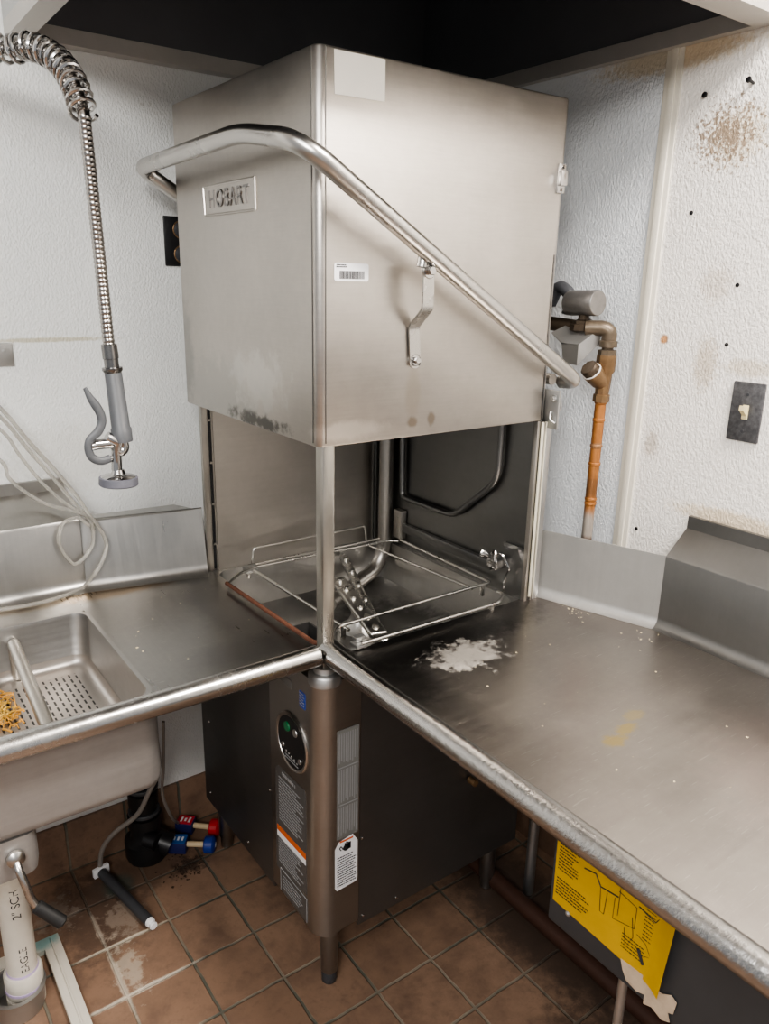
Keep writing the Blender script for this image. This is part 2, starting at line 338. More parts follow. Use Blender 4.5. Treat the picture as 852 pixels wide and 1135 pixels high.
def tube(bm, pts, r, seg=14, caps=True, rs=None, flat=None):
    pts = [V(p) for p in pts]; n = len(pts)
    tang = []
    for i in range(n):
        d = pts[min(i+1, n-1)] - pts[max(i-1, 0)]
        tang.append(d.normalized())
    ref = V((0, 0, 1)) if abs(tang[0].z) < .9 else V((1, 0, 0))
    u = tang[0].cross(ref).normalized()
    rings = []
    for i in range(n):
        u = (u - tang[i]*u.dot(tang[i])).normalized(); w = tang[i].cross(u)
        rr = rs[i] if rs else r
        fl = flat[i] if isinstance(flat, (list, tuple)) else (flat or 1)
        rings.append([bm.verts.new(pts[i] + (u*math.cos(2*PI*k/seg)*fl + w*math.sin(2*PI*k/seg))*rr) for k in range(seg)])
    for i in range(n-1):
        for k in range(seg):
            bm.faces.new((rings[i][k], rings[i][(k+1) % seg], rings[i+1][(k+1) % seg], rings[i+1][k]))
    if caps:
        bm.faces.new(list(reversed(rings[0]))); bm.faces.new(rings[-1])
def lathe(bm, base, axis, prof, seg=24):
    """prof: (distance along axis, radius)"""
    ax = V(axis).normalized(); ref = V((0, 0, 1)) if abs(ax.z) < .9 else V((1, 0, 0))
    u = ax.cross(ref).normalized(); w = ax.cross(u); base = V(base); rings = []
    for h, r in prof:
        r = max(r, 1e-5)
        rings.append([bm.verts.new(base + ax*h + (u*math.cos(2*PI*k/seg) + w*math.sin(2*PI*k/seg))*r) for k in range(seg)])
    for i in range(len(rings)-1):
        for k in range(seg):
            bm.faces.new((rings[i][k], rings[i][(k+1) % seg], rings[i+1][(k+1) % seg], rings[i+1][k]))
    bm.faces.new(list(reversed(rings[0]))); bm.faces.new(rings[-1])
def bolt(bm, p, axis, r=.008, h=.006):
    lathe(bm, p, axis, [(0, r*1.45), (h*.25, r*1.45), (h*.25, r*1.45)], 20)
    lathe(bm, V(p)+V(axis).normalized()*h*.2, axis, [(0, r), (h, r), (h*1.25, r*.8)], 6)
def rrect(x0, x1, y0, y1, rad, seg=6):
    """counter-clockwise rounded rectangle; rad: one radius or four (x0y0, x1y0, x1y1, x0y1)"""
    R = rad if isinstance(rad, (list, tuple)) else [rad]*4
    out = []
    for (cx, cy, a0, r) in ((x0, y0, PI, R[0]), (x1, y0, 1.5*PI, R[1]), (x1, y1, 0, R[2]), (x0, y1, .5*PI, R[3])):
        if r <= 0: out.append((cx, cy)); continue
        ox = cx + (r if cx == x0 else -r); oy = cy + (r if cy == y0 else -r)
        for k in range(seg+1):
            a = a0 + (PI/2)*k/seg
            out.append((ox + r*math.cos(a), oy + r*math.sin(a)))
    return out
def shell_loft(bm, loops, close_last=False, close_first=False):
    rings = [[bm.verts.new(V(p)) for p in lp] for lp in loops]
    n = len(rings[0])
    for i in range(len(rings)-1):
        for k in range(n): bm.faces.new((rings[i][k], rings[i][(k+1) % n], rings[i+1][(k+1) % n], rings[i+1][k]))
    if close_first: bm.faces.new(list(reversed(rings[0])))
    if close_last: bm.faces.new(rings[-1])

ORIG = {}
def tag(o, label=None, cat=None, group=None, kind=None):
    if label: o['label'] = label
    if cat: o['category'] = cat
    if group: o['group'] = group
    if kind: o['kind'] = kind
    return o
def thing(name, label, cat, loc, group=None):
    o = bpy.data.objects.new(name, None); C.objects.link(o); o.location = loc; o.empty_display_size = .05
    ORIG[o] = V(loc); return tag(o, label, cat, group)
def obj(name, bm, mat, parent=None, label=None, cat=None, group=None, kind=None, ang=40, free=True):
    bmesh.ops.remove_doubles(bm, verts=bm.verts, dist=1e-6)
    bmesh.ops.recalc_face_normals(bm, faces=bm.faces)
    if parent: base = ORIG[parent]
    elif kind == 'structure' or not free: base = V((0, 0, 0))
    else:
        xs = [v.co for v in bm.verts]
        base = V(((min(v.x for v in xs)+max(v.x for v in xs))/2, (min(v.y for v in xs)+max(v.y for v in xs))/2, min(v.z for v in xs)))
    bm.transform(Matrix.Translation(-base))
    me = bpy.data.meshes.new(name); bm.to_mesh(me); bm.free()
    for p in me.polygons: p.use_smooth = True
    me.set_sharp_from_angle(angle=math.radians(ang))
    o = bpy.data.objects.new(name, me); C.objects.link(o)
    me.materials.append(M[mat] if isinstance(mat, str) else mat)
    if parent: o.parent = parent; ORIG[o] = base
    else: o.location = base; ORIG[o] = base
    return tag(o, label, cat, group, kind)
def text_bm(s, size, depth, origin, right, up, bm=None, sp=1.0):
    cu = bpy.data.curves.new('lettering', 'FONT'); cu.body = s; cu.size = size; cu.extrude = depth; cu.align_x = 'CENTER'; cu.align_y = 'CENTER'; cu.space_character = sp
    o = bpy.data.objects.new('lettering', cu); C.objects.link(o)
    dg = bpy.context.evaluated_depsgraph_get(); me = bpy.data.meshes.new_from_object(o.evaluated_get(dg))
    right, up = V(right).normalized(), V(up).normalized(); nrm = right.cross(up)
    mt = Matrix((right, up, nrm)).transposed().to_4x4(); mt.translation = V(origin)
    me.transform(mt)
    bm = bm or BM(); bm.from_mesh(me)
    bpy.data.objects.remove(o); bpy.data.curves.remove(cu); bpy.data.meshes.remove(me)
    return bm
# sheets and print marks on a plane given by origin, right, up
def quad_at(bm, o, r, u, x0, x1, y0, y1, d=.0004):
    o, r, u = V(o), V(r), V(u); n = r.cross(u)
    prism(bm, [o+r*x0+u*y0, o+r*x1+u*y0, o+r*x1+u*y1, o+r*x0+u*y1], n*d)
def text_lines(bm, o, r, u, x0, x1, y0, y1, pitch, h, d=.0008, rnd=random):
    y = y1
    while y - h > y0:
        x = x0; end = x1 - (rnd.random()**2)*(x1-x0)*.35
        while x < end:
            w = rnd.uniform(.6, 2.2)*h*1.6
            quad_at(bm, o, r, u, x, min(x+w, end), y-h, y, d)
            x += w + h*.7
        y -= pitch
LX_R, LX_U = V((0, -1, 0)), V((0, 0, 1))    # plane x = const seen from -x
LY_R, LY_U = V((1, 0, 0)), V((0, 0, 1))     # plane y = const seen from -y

def cove(x_end, z0, r, n=7): return [(x_end - r + r*math.sin(PI/2*k/n), z0 + r - r*math.cos(PI/2*k/n)) for k in range(n+1)]
FL = .05      # floor level
T = .865      # table level
YW, XW = .72, .76
ZC = 1.98     # canopy lower edge
D, W = .578, .556

# ------------------------------------------------------------------ setting
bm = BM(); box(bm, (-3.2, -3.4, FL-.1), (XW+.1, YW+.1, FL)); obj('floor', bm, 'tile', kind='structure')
bm = BM(); box(bm, (-3.2, YW, FL), (XW+.1, YW+.1, 2.75)); obj('wall_left', bm, 'wall_l', kind='structure')
bm = BM(); box(bm, (XW, -3.4, FL), (XW+.1, YW, 2.75)); obj('wall_right', bm, 'wall_r', kind='structure')
bm = BM(); box(bm, (-3.2, -3.4, 2.75), (XW+.1, YW+.1, 2.85)); obj('ceiling', bm, 'ceil', kind='structure')
bm = BM()
prism(bm, [(-3.2, YW-.012, FL), (-3.2, YW, FL), (-3.2, YW, .19), (-3.2, YW-.008, .19), (-3.2, YW-.012, .18)], (XW+3.2-.012, 0, 0))
obj('baseboard_left', bm, 'tilewall', kind='structure')
bm = BM(); box(bm, (XW-.012, -3.4, FL), (XW, YW-.012, .19), .002); obj('baseboard_right', bm, 'tilewall_r', kind='structure')
bm = BM(); box(bm, (XW-.004, -.090, .19), (XW, -.052, 2.75), .0015); box(bm, (XW-.007, -.079, .19), (XW-.003, -.063, 2.75), .0015)
obj('trim_1', bm, 'strip', kind='structure')

# ------------------------------------------------------------------ exhaust canopy above the corner
can = thing('exhaust_canopy', 'large stainless exhaust canopy with dark hollow underside above the dishwasher', 'range hood', (.2, .2, ZC))
ox0, ox1, oy0, oy1 = -.272, XW-.003, -.29, YW-.003
ix0, ix1, iy0, iy1 = -.232, .738, -.232, .684
bm = BM()   # lower lip, a flat ring with a small turned-up gutter
def ring(x0, x1, y0, y1, z): return [(x0, y0, z), (x1, y0, z), (x1, y1, z), (x0, y1, z)]
shell_loft(bm, [ring(ox0, ox1, oy0, oy1, ZC+.03), ring(ox0, ox1, oy0, oy1, ZC), ring(ix0, ix1, iy0, iy1, ZC), ring(ix0, ix1, iy0, iy1, ZC+.03), ring(ix0-.003, ix1+.003, iy0-.003, iy1+.003, ZC+.03), ring(ix0-.003, ix1+.003, iy0-.003, iy1+.003, ZC+.004), ring(ox0+.003, ox1-.003, oy0+.003, oy1-.003, ZC+.004), ring(ox0+.003, ox1-.003, oy0+.003, oy1-.003, ZC+.03)])
obj('lower_rim', bm, 'canopyrim', can)
bm = BM(); shell_loft(bm, [ring(ox0, ox1, oy0, oy1, ZC+.03), ring(ox0, ox1, oy0, oy1, 2.70), ring(ox0+.003, ox1-.003, oy0+.003, oy1-.003, 2.70), ring(ox0+.003, ox1-.003, oy0+.003, oy1-.003, ZC+.03)])
obj('outer_skirt', bm, 'galv', can)
bm = BM(); shell_loft(bm, [ring(ix0-.003, ix1+.003, iy0-.003, iy1+.003, ZC+.03), ring(ix0+.02, ix1-.02, iy0+.02, iy1-.02, 2.45)], close_last=True)
obj('inner_plenum', bm, 'canopyin', can, label='dark inside of the canopy')
bm = BM(); quad_at(bm, (0, oy0-.0005, 0), LY_R, LY_U, .655, .69, ZC+.018, ZC+.042); obj('canopy_sticker', bm, 'white', can, label='small white sticker with a blue end')
bm = BM(); quad_at(bm, (0, oy0-.0010, 0), LY_R, LY_U, .655, .668, ZC+.018, ZC+.042); obj('sticker_end', bm, 'bluelabel', can, label='blue end of the sticker')

# ------------------------------------------------------------------ dishwasher
dw = thing('dishwasher', 'tall stainless pass-through corner dishwasher with raised square hood', 'dishwasher', (.28, .29, FL))
# hood: rounded vertical corners, open underneath
zb, zt = 1.271, 1.878
def hl(off, z, r): return [(x, y, z) for x, y in rrect(off, W-off, off, D-off, max(r-off, .002), 8)]
bm = BM()
shell_loft(bm, [hl(.005, zb+.004, .014), hl(.0015, zb, .014), hl(0, zb+.003, .014), hl(0, zt-.004, .014), hl(.0015, zt-.001, .014), hl(.006, zt, .014)], close_last=True)
shell_loft(bm, [hl(.005, zb+.004, .014), hl(.005, zt-.006, .014)], close_last=True)
hood = obj('hood', bm, 'hood', dw, ang=30)
bm = BM()
for x in (0.0145,): box(bm, (x, -.0012, zb+.006), (x+.0016, .001, zt-.004))
for y in (.0145,): box(bm, (-.0012, y, zb+.006), (.001, y+.0016, zt-.004))
obj('corner_seam', bm, 'body', hood)
bm = BM()   # nameplate with raised border
yc, zc_, hw, hh = .3125, 1.685, .108, .026
pl = [V((-.0012, yc+hw, zc_-hh)), V((-.0012, yc-hw, zc_-hh-.0)), V((-.0012, yc-hw, zc_+hh)), V((-.0012, yc+hw+.004, zc_+hh))]
prism(bm, [(0, p.y, p.z) for p in pl], (-.0014, 0, 0))
for a, b in ((0, 1), (1, 2), (2, 3), (3, 0)): tube(bm, [pl[a]+V((-.0005, 0, 0)), pl[b]+V((-.0005, 0, 0))], .0022, 6)
npl = obj('nameplate', bm, 'hood', hood, label='embossed nameplate')
bm = text_bm('HOBART', .048, .0016, (-.0018, yc, zc_), LX_R, LX_U, sp=1.12)
sc_ = Matrix.Translation((0, yc, zc_)) @ Matrix.Diagonal((1, .84, .95, 1)) @ Matrix.Translation((0, -yc, -zc_)); bm.transform(sc_)
obj('raised_lettering', bm, 'letter', npl)
bm = BM(); prism(bm, [(.030, -.0004, 1.873), (.124, -.0004, 1.874), (.1245, -.0004, 1.8145), (.031, -.0004, 1.813)], (0, -.0006, 0)); obj('blank_sticker', bm, 'patch', hood, label='pale blank square sticker')
bm = BM(); pts = [(x, -.0004, z) for x, z in rrect(.031, .098, 1.5425, 1.5705, .004)]; prism(bm, pts, (0, -.0006, 0)); bst = obj('barcode_sticker', bm, 'white', hood, label='small white barcode sticker')
bm = BM(); x = .041; rb = random.Random(3)
while x < .090:
    w = rb.choice((.0007, .0011, .0018)); quad_at(bm, (0, -.0011, 0), LY_R, LY_U, x, x+w, 1.546, 1.5585); x += w + rb.choice((.0007, .0011))
text_lines(bm, (0, -.0011, 0), LY_R, LY_U, .035, .055, 1.5615, 1.5685, .003, .0015)
obj('barcode', bm, 'print', bst)
bm = BM()  # small hinge catch near the right edge of the hood
box(bm, (.532, -.004, 1.712), (.552, 0, 1.764), .001); box(bm, (.530, -.014, 1.724), (.548, -.003, 1.752), .002)
bolt(bm, (.543, -.004, 1.758), (0, -1, 0), .003, .003); bolt(bm, (.543, -.004, 1.718), (0, -1, 0), .003, .003)
obj('hood_catch', bm, 'fitting', hood)
# lift handle: one bent tube round three sides
bm = BM()
path = fillet([(.50, .612, 1.43), (-.058, .612, 1.758), (-.061, .135, 1.766), (-.0615, -.056, 1.7335), (.572, -.060, 1.357), (.585, -.010, 1.352)], [0, .030, .05, .060, .035, 0], 10)
tube(bm, path, .0152, 18)
hd = obj('lift_handle', bm, 'chrome', dw)
# Z-shaped straps that carry the handle
def zstrap(y0, sgn):
    b = BM(); w = .0115
    prof = [(y0+sgn*.050, 1.580), (y0+sgn*.050, 1.500), (y0+sgn*.004, 1.468), (y0+sgn*.004, 1.400)]
    xs = [.186, .186, .194, .199]
    P = fillet([V((xs[i], prof[i][0], prof[i][1])) for i in range(4)], .006, 3)
    th = .004
    rows = []
    n = len(P)
    for i, p in enumerate(P):
        d = (P[min(i+1, n-1)]-P[max(i-1, 0)]).normalized(); nn = V((1, 0, 0)).cross(d).normalized()
        rows.append([b.verts.new(p + V((-w, 0, 0)) + nn*th*.5), b.verts.new(p + V((w, 0, 0)) + nn*th*.5), b.verts.new(p + V((w, 0, 0)) - nn*th*.5), b.verts.new(p + V((-w, 0, 0)) - nn*th*.5)])
    for i in range(n-1):
        for k in range(4): b.faces.new((rows[i][k], rows[i][(k+1) % 4], rows[i+1][(k+1) % 4], rows[i+1][k]))
    b.faces.new(rows[0]); b.faces.new(rows[-1])
    lathe(b, (.186, y0+sgn*.052, 1.562), (0, sgn, 0), [(-.004, .0135), (.0, .0135), (.002, .012)], 20)
    lathe(b, (.199, y0+sgn*.002, 1.408), (0, sgn, 0), [(-.002, .0125), (.004, .0125)], 20)
    return b
st = obj('lift_strap', zstrap(0, -1), 'chrome', dw)
bm = BM(); bolt(bm, (.184, -.053, 1.562), (0, -1, 0), .008, .008); obj('strap_bolt', bm, 'fitting', st)
bm = BM(); bolt(bm, (.199, -.006, 1.410), (0, -1, 0), .006, .006); obj('strap_bolt', bm, 'fitting', st)
bm = BM(); lathe(bm, (.178, -.046, 1.585), (.2, 0, 1), [(-.018, .010), (.02, .010)], 12); obj('handle_lug', bm, 'chrome', st)
# corner post and chamber lining
bm = BM(); box(bm, (.0125, .0055, .845), (.0375, .0305, 1.28), .003); obj('corner_post', bm, 'post', dw)
bm = BM(); lathe(bm, (.024, .018, .812), (0, 0, 1), [(0, .030), (.002, .032), (.020, .032), (.024, .029), (.026, .022), (.036, .021)], 28); obj('post_collar', bm, 'galv', dw)
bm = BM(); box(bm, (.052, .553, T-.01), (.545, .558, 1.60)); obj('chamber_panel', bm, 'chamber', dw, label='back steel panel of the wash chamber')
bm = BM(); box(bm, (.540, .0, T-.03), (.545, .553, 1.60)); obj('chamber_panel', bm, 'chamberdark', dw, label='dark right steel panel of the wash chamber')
bm = BM()   # guide channel at the open left edge of the back panel
box(bm, (.022, .548, T-.002), (.038, .560, 1.50), .001); box(bm, (.046, .550, T-.002), (.049, .556, 1.50)); box(bm, (.036, .556, T-.002), (.053, .560, 1.50))
for z in (.93, 1.03, 1.13, 1.23): lathe(bm, (.042, .552, z), (0, -1, 0), [(-.01, .003), (.004, .003)], 8)
gc = obj('guide_channel', bm, 'post', dw)
bm = BM(); box(bm, (.0385, .5535, T), (.0455, .5555, 1.45)); obj('channel_gap', bm, 'black', gc)
bm = BM()
box(bm, (.532, -.002, T-.002), (.540, .010, 1.27), .001); box(bm, (.548, -.004, T-.002), (.5525, .02, 1.268), .001)
obj('guide_channel', bm, 'chamber', dw)
bm = BM(); box(bm, (.541, -.006, T+.01), (.5475, -.0025, 1.268), .001); box(bm, (.5535, -.006, T+.01), (.5560, -.0005, 1.268), .0005); obj('edge_gasket', bm, 'cap', dw, label='pale worn gasket on the right edge')
bm = BM(); box(bm, (.557, -.002, T-.002), (.575, .50, 1.255), .001); obj('outer_side_panel', bm, 'galv', dw)
bm = BM(); tube(bm, [(.512, .548, .80), (.512, .548, 1.55)], .0035, 8); box(bm, (.505, .5475, .85), (.509, .553, 1.55)); 
for z in (.98, 1.08, 1.18): lathe(bm, (.524, .551, z), (0, -1, 0), [(0, .003), (.004, .002)], 8)
obj('corner_bead', bm, 'chamberdark', dw)
# pipework in the chamber
bm = BM(); tube(bm, fillet([(.515, .505, 1.45), (.515, .505, .800), (.40, .485, .765), (.30, .44, .755)], [0, .09, .03, 0], 10), .019, 18); obj('wash_manifold', bm, 'chamber', dw)
bm = BM(); tube(bm, fillet([(.528, .462, 1.45), (.528, .450, 1.000), (.528, .242, 1.002), (.528, .100, 1.120), (.528, .094, 1.45)], [0, .02, .03, .04, 0], 8), .0075, 12); obj('rinse_tube', bm, 'chamberdark', dw)
bm = BM(); box(bm, (.525, .105, .905), (.538, .475, .928), .002); obj('rack_guide', bm, 'chamberdark', dw)
bm = BM(); box(bm, (.520, .440, .885), (.538, .475, .962), .002); bolt(bm, (.521, .455, .945), (-1, 0, 0), .003, .003); obj('guide_bracket', bm, 'chamber', dw)
bm = BM(); pts = [(.533, y, z) for y, z in rrect(.000, .085, .870, .985, [.004, .004, .02, .02])]; prism(bm, pts, (.005, 0, 0)); lp = obj('latch_plate', bm, 'chamberdark', dw)
bm = BM(); box(bm, (.500, .060, .925), (.533, .092, .947), .002); tube(bm, fillet([(.512, .085, .955), (.505, .05, .968), (.512, .030, .935), (.516, .045, .915), (.516, .048, .875)], .008, 4), .0028, 8)
lathe(bm, (.497, .100, .955), (-.5, .7, .3), [(-.012, .004), (0, .011), (.006, .011), (.009, .004)], 14); lathe(bm, (.505, .072, .957), (0, 0, 1), [(-.012, .007), (.006, .009), (.012, .004)], 12)
obj('latch_roller', bm, 'fitting', lp)
# sump: rounded tank with sloping floor
bm = BM()
def tl(o, z, r): return [(x, y, z) for x, y in rrect(.040+o, .530-o, .020+o, .548-o, r, 6)]
shell_loft(bm, [tl(-.012, .858, .02), tl(0, .858, .03), tl(.004, .75, .03), tl(.02, .735, .03), tl(.10, .722, .03)], close_last=True)
obj('wash_tank', bm, 'tank', dw)
bm = BM(); lathe(bm, (.285, .285, .722), (0, 0, 1), [(0, .055), (.03, .052), (.045, .03), (.06, .022), (.075, .02)], 24); obj('wash_hub', bm, 'tank', dw)
def arm(p0, p1, w, h):
    b = BM(); p0, p1 = V(p0), V(p1); d = (p1-p0).normalized(); s = d.cross(V((0, 0, 1))).normalized(); u = s.cross(d)
    Lh = (p1-p0).length/2
    obox(b, (p0+p1)/2, d, s, u, Lh, w, h, h*.8, 3)
    for k in range(6):
        t = .08 + .84*k/5; lathe(b, p0.lerp(p1, t) + u*h*.9, u, [(0, .008), (.006, .007), (.008, .003)], 12)
    return b
wa = obj('wash_arm', arm((.285, .385, .842), (.196, .082, .838), .020, .007), 'wire', dw)
wa2 = obj('rinse_arm', arm((.400, .535, .832), (.212, .082, .815), .011, .009), 'wire', dw)
bm = BM(); box(bm, (.33, .04, .73), (.47, .19, .775), .004); box(bm, (.35, .06, .776), (.44, .17, .79), .003); obj('tank_strainer', bm, 'chamberdark', dw)
# lower cabinet
def cl(e, z_): return [(.0035+e, .2035+e, z_), (.098+e, .2035+e, z_), (.098+e, .0035+e, z_), (.574-e, .0035+e, z_), (.574-e, .590-e, z_), (.0035+e, .590-e, z_)]
bm = BM(); shell_loft(bm, [cl(.003, .845), cl(0, .845), cl(0, .207), cl(.002, .205), cl(.003, .205), cl(.003, .208)]); bm2 = None
shell_loft(bm, [cl(.003, .845), cl(.003, .208)], close_last=True); cab = obj('cabinet', bm, 'body', dw)
for p, ax in (((.0035, .545, .46), (-1, 0, 0)), ((.0035, .215, .46), (-1, 0, 0)), ((.0035, .34, .235), (-1, 0, 0)), ((.0035, .56, .24), (-1, 0, 0)), ((.105, .0035, .43), (0, -1, 0)), ((.11, .0035, .226), (0, -1, 0)), ((.20, .0035, .226), (0, -1, 0))):
    bm = BM(); lathe(bm, p, ax, [(0, .0035), (.002, .0030), (.003, .001)], 10); obj('cabinet_screw', bm, 'fitting', cab)
bm = BM()   # wrap-round control column with a big rounded corner
outer = [(.004, .199), ] + [(x, y) for x, y in rrect(0, .095, 0, .20, [.040, 0, 0, 0], 10)][:11] + [(.094, 0), (.0945, .004)]
loop = [(0, .2015)] + [(x, y) for x, y in rrect(0, .095, 0, .2015, [.040, .001, .001, .001], 10)][:11] + [(.0955, 0), (.0955, .03), (.03, .2015)]
prism(bm, [(x, y, .218) for x, y in loop], (0, 0, .60))
es = [e for e in bm.edges if abs(e.verts[0].co.z-.218) < 1e-5 and abs(e.verts[1].co.z-.218) < 1e-5 and min(e.verts[0].co.x, e.verts[0].co.y) < .012]
bmesh.ops.bevel(bm, geom=es, offset=.012, segments=4, affect='EDGES', profile=.5)
col = obj('control_column', bm, 'column', dw, ang=35)
bm = BM(); lathe(bm, (0, .104, .644), (-1, 0, 0), [(-.002, .064), (.003, .065), (.005, .062), (.004, .057), (.002, .056)], 40); bez = obj('display_bezel', bm, 'chrome', col)
bm = BM(); lathe(bm, (-.0022, .104, .644), (-1, 0, 0), [(0, .0565), (.001, .056)], 40); obj('display_face', bm, 'black', bez)
bm = BM(); lathe(bm, (-.003, .120, .673), (-1, 0, 0), [(0, .011), (.003, .010)], 18); obj('green_button', bm, 'green', bez, label='green button')
for y_, z_, r_ in ((.088, .673, .009), (.139, .622, .0055), (.070, .617, .0065)):
    bm = BM(); lathe(bm, (-.003, y_, z_), (-1, 0, 0), [(0, r_), (.002, r_*.9)], 16); obj('grey_button', bm, 'galv', bez, label='pale round button')
for k in range(5):
    bm = BM(); lathe(bm, (-.003, .126-.011*k, .613-.002*k+.001*(k % 2)), (-1, 0, 0), [(0, .0028), (.0015, .0024)], 8); obj('indicator_lamp', bm, 'galv', bez)
bm = BM(); text_lines(bm, (-.0035, 0, 0), LX_R, LX_U, -.13, -.075, .592, .606, .006, .0022); obj('display_print', bm, 'greyprint', bez)
o = (-.0006, 0, 0)
bm = BM(); prism(bm, [(0, y, z) for y, z in ((.180, .542), (.168, .552), (.056, .556), (.052, .545), (.052, .300), (.185, .282))], (-.0006, 0, 0)); lb = obj('instruction_label', bm, 'darklabel', col, label='dark instruction label')
rl = random.Random(5)
bm = BM(); text_lines(bm, (-.0008, 0, 0), LX_R, LX_U, -.166, -.062, .415, .528, .0075, .003, rnd=rl); obj('body_print', bm, 'greyprint', lb)
bm = BM(); text_lines(bm, (-.0008, 0, 0), LX_R, LX_U, -.150, -.075, .530, .546, .012, .007, rnd=rl); obj('heading_print', bm, 'greyprint', lb)
bm = BM(); text_lines(bm, (-.0008, 0, 0), LX_R, LX_U, -.172, -.062, .305, .372, .007, .003, rnd=rl); obj('notice_print', bm, 'greyprint', lb)
bm = BM(); prism(bm, [(-.0008, y, z) for y, z in ((.177, .399), (.054, .404), (.054, .390), (.177, .385))], (-.0006, 0, 0)); obj('warning_band', bm, 'orange', lb, label='orange warning band')
bm = BM(); prism(bm, [(-.0008, y, z) for y, z in ((.177, .385), (.054, .390), (.054, .376), (.177, .371))], (-.0006, 0, 0)); obj('white_band', bm, 'white', lb, label='white band under the orange one')
bm = BM(); pts = [(0, y, z) for y, z in rrect(.052, .166, .230, .290, .004)]; prism(bm, pts, (-.001, 0, 0)); pp = obj('rating_plate', bm, 'darklabel', col, label='dark metal rating plate')
bm = BM(); 
for a, b in (((.052, .290), (.166, .290)), ((.166, .290), (.166, .230)), ((.052, .290), (.052, .230))): tube(bm, [(-.001, *a), (-.001, *b)], .0009, 6)
text_lines(bm, (-.0012, 0, 0), LX_R, LX_U, -.156, -.068, .242, .278, .008, .0025, rnd=rl); obj('plate_edge', bm, 'greyprint', pp)
bm = BM(); pts = [(0, y, z) for y, z in rrect(.050, .074, .742, .778, .004)]; prism(bm, pts, (-.0007, 0, 0)); bl_ = obj('blue_sticker', bm, 'bluelabel', col, label='small blue sticker')
bm = BM(); text_lines(bm, (-.0009, 0, 0), LX_R, LX_U, -.072, -.054, .746, .774, .006, .002, rnd=rl); obj('sticker_print', bm, 'greyprint', bl_)
bm = BM(); quad_at(bm, (-.0001, 0, 0), LX_R, LX_U, -.168, -.105, .764, .782, .0007); obj('small_nameplate', bm, 'greylabel', col)
bm = BM(); pts = [(x, 0, z) for x, z in rrect(.040, .092, .455, .708, .003)]; prism(bm, pts, (0, -.0007, 0)); gl = obj('grey_data_label', bm, 'greylabel', col, label='tall grey data label')
bm = BM()
for z0, z1 in ((.628, .700), (.540, .618), (.462, .530)):
    x = .044
    while x < .089:
        quad_at(bm, (0, -.0009, 0), LY_R, LY_U, x, x+.0022, z0+rl.random()*.012, z1, .0004); x += .0052
for z in (.622, .535): quad_at(bm, (0, -.0009, 0), LY_R, LY_U, .041, .091, z, z+.0022)
obj('data_print', bm, 'greyprint', gl)
bm = BM(); prism(bm, [(x, -.0003, z) for x, z in ((.036, .434), (.046, .449), (.079, .455), (.091, .436), (.0915, .338), (.087, .333), (.041, .330), (.036, .338))], (0, -.0008, 0)); tg = obj('warning_tag', bm, 'white', col, label='white hand-warning tag with clipped corners')
bm = BM(); text_lines(bm, (0, -.0012, 0), LY_R, LY_U, .041, .087, .336, .412, .0058, .0017, rnd=rl)
lathe(bm, (.063, -.0012, .430), (0, -1, 0), [(0, .008), (.0004, .008)], 14); quad_at(bm, (0, -.0012, 0), LY_R, LY_U, .066, .074, .424, .440)
for k in range(4): quad_at(bm, (0, -.0012, 0), LY_R, LY_U, .0585+.0035*k, .061+.0035*k, .432, .444-.002*abs(k-1))
tube(bm, fillet([(.055, -.0014, .428), (.050, -.0014, .438), (.046, -.0014, .433), (.050, -.0014, .428)], .003, 3), .0012, 6)
obj('tag_print', bm, 'print', tg)
bm = BM(); quad_at(bm, (0, -.0012, 0), LY_R, LY_U, .047, .079, .4465, .4505); obj('tag_band', bm, 'orange', tg, label='thin orange band')
def leg(x, y, zt_):
    b = BM(); lathe(b, (x, y, FL), (0, 0, 1), [(0, .012), (.004, .016), (.030, .0165), (.034, .019), (zt_-FL, .021)], 20); return b
bm_ = leg(.050, .044, .225); lg = obj('leg', bm_, 'column', dw)
bm = BM(); lathe(bm, (.050, .044, FL+.001), (0, 0, 1), [(-.001, .0135), (.004, .0172), (.030, .0175), (.032, .0172)], 20); obj('foot', bm, 'darkgrey', lg)
for x, y in ((.045, .565), (.53, .05), (.53, .55)): obj('leg', leg(x, y, .21), 'column', dw)
bm = BM(); tube(bm, [(.40, 0, .455), (.40, -.022, .455)], .008, 10); tube(bm, [(.43, 0, .452), (.43, -.012, .452)], .006, 10); obj('drain_nipple', bm, 'brass', dw)
bm = BM(); box(bm, (.575, .10, 1.30), (.60, .22, 1.52), .003); tube(bm, [(.59, .02, 1.352), (.59, .16, 1.352)], .012, 14); obj('pivot_bracket', bm, 'chamber', dw)
bm = BM(); box(bm, (.5575, -.030, 1.255), (.562, .05, 1.335), .001)
bolt(bm, (.557, -.018, 1.318), (-1, 0, 0), .006, .005); tube(bm, fillet([(.566, -.022, 1.33), (.566, -.03, 1.30), (.566, -.018, 1.29)], .006, 4), .003, 8)
tube(bm, fillet([(.556, -.012, 1.29), (.548, -.018, 1.275), (.556, -.025, 1.268)], .005, 4), .0025, 8); obj('hood_latch', bm, 'galv', dw)

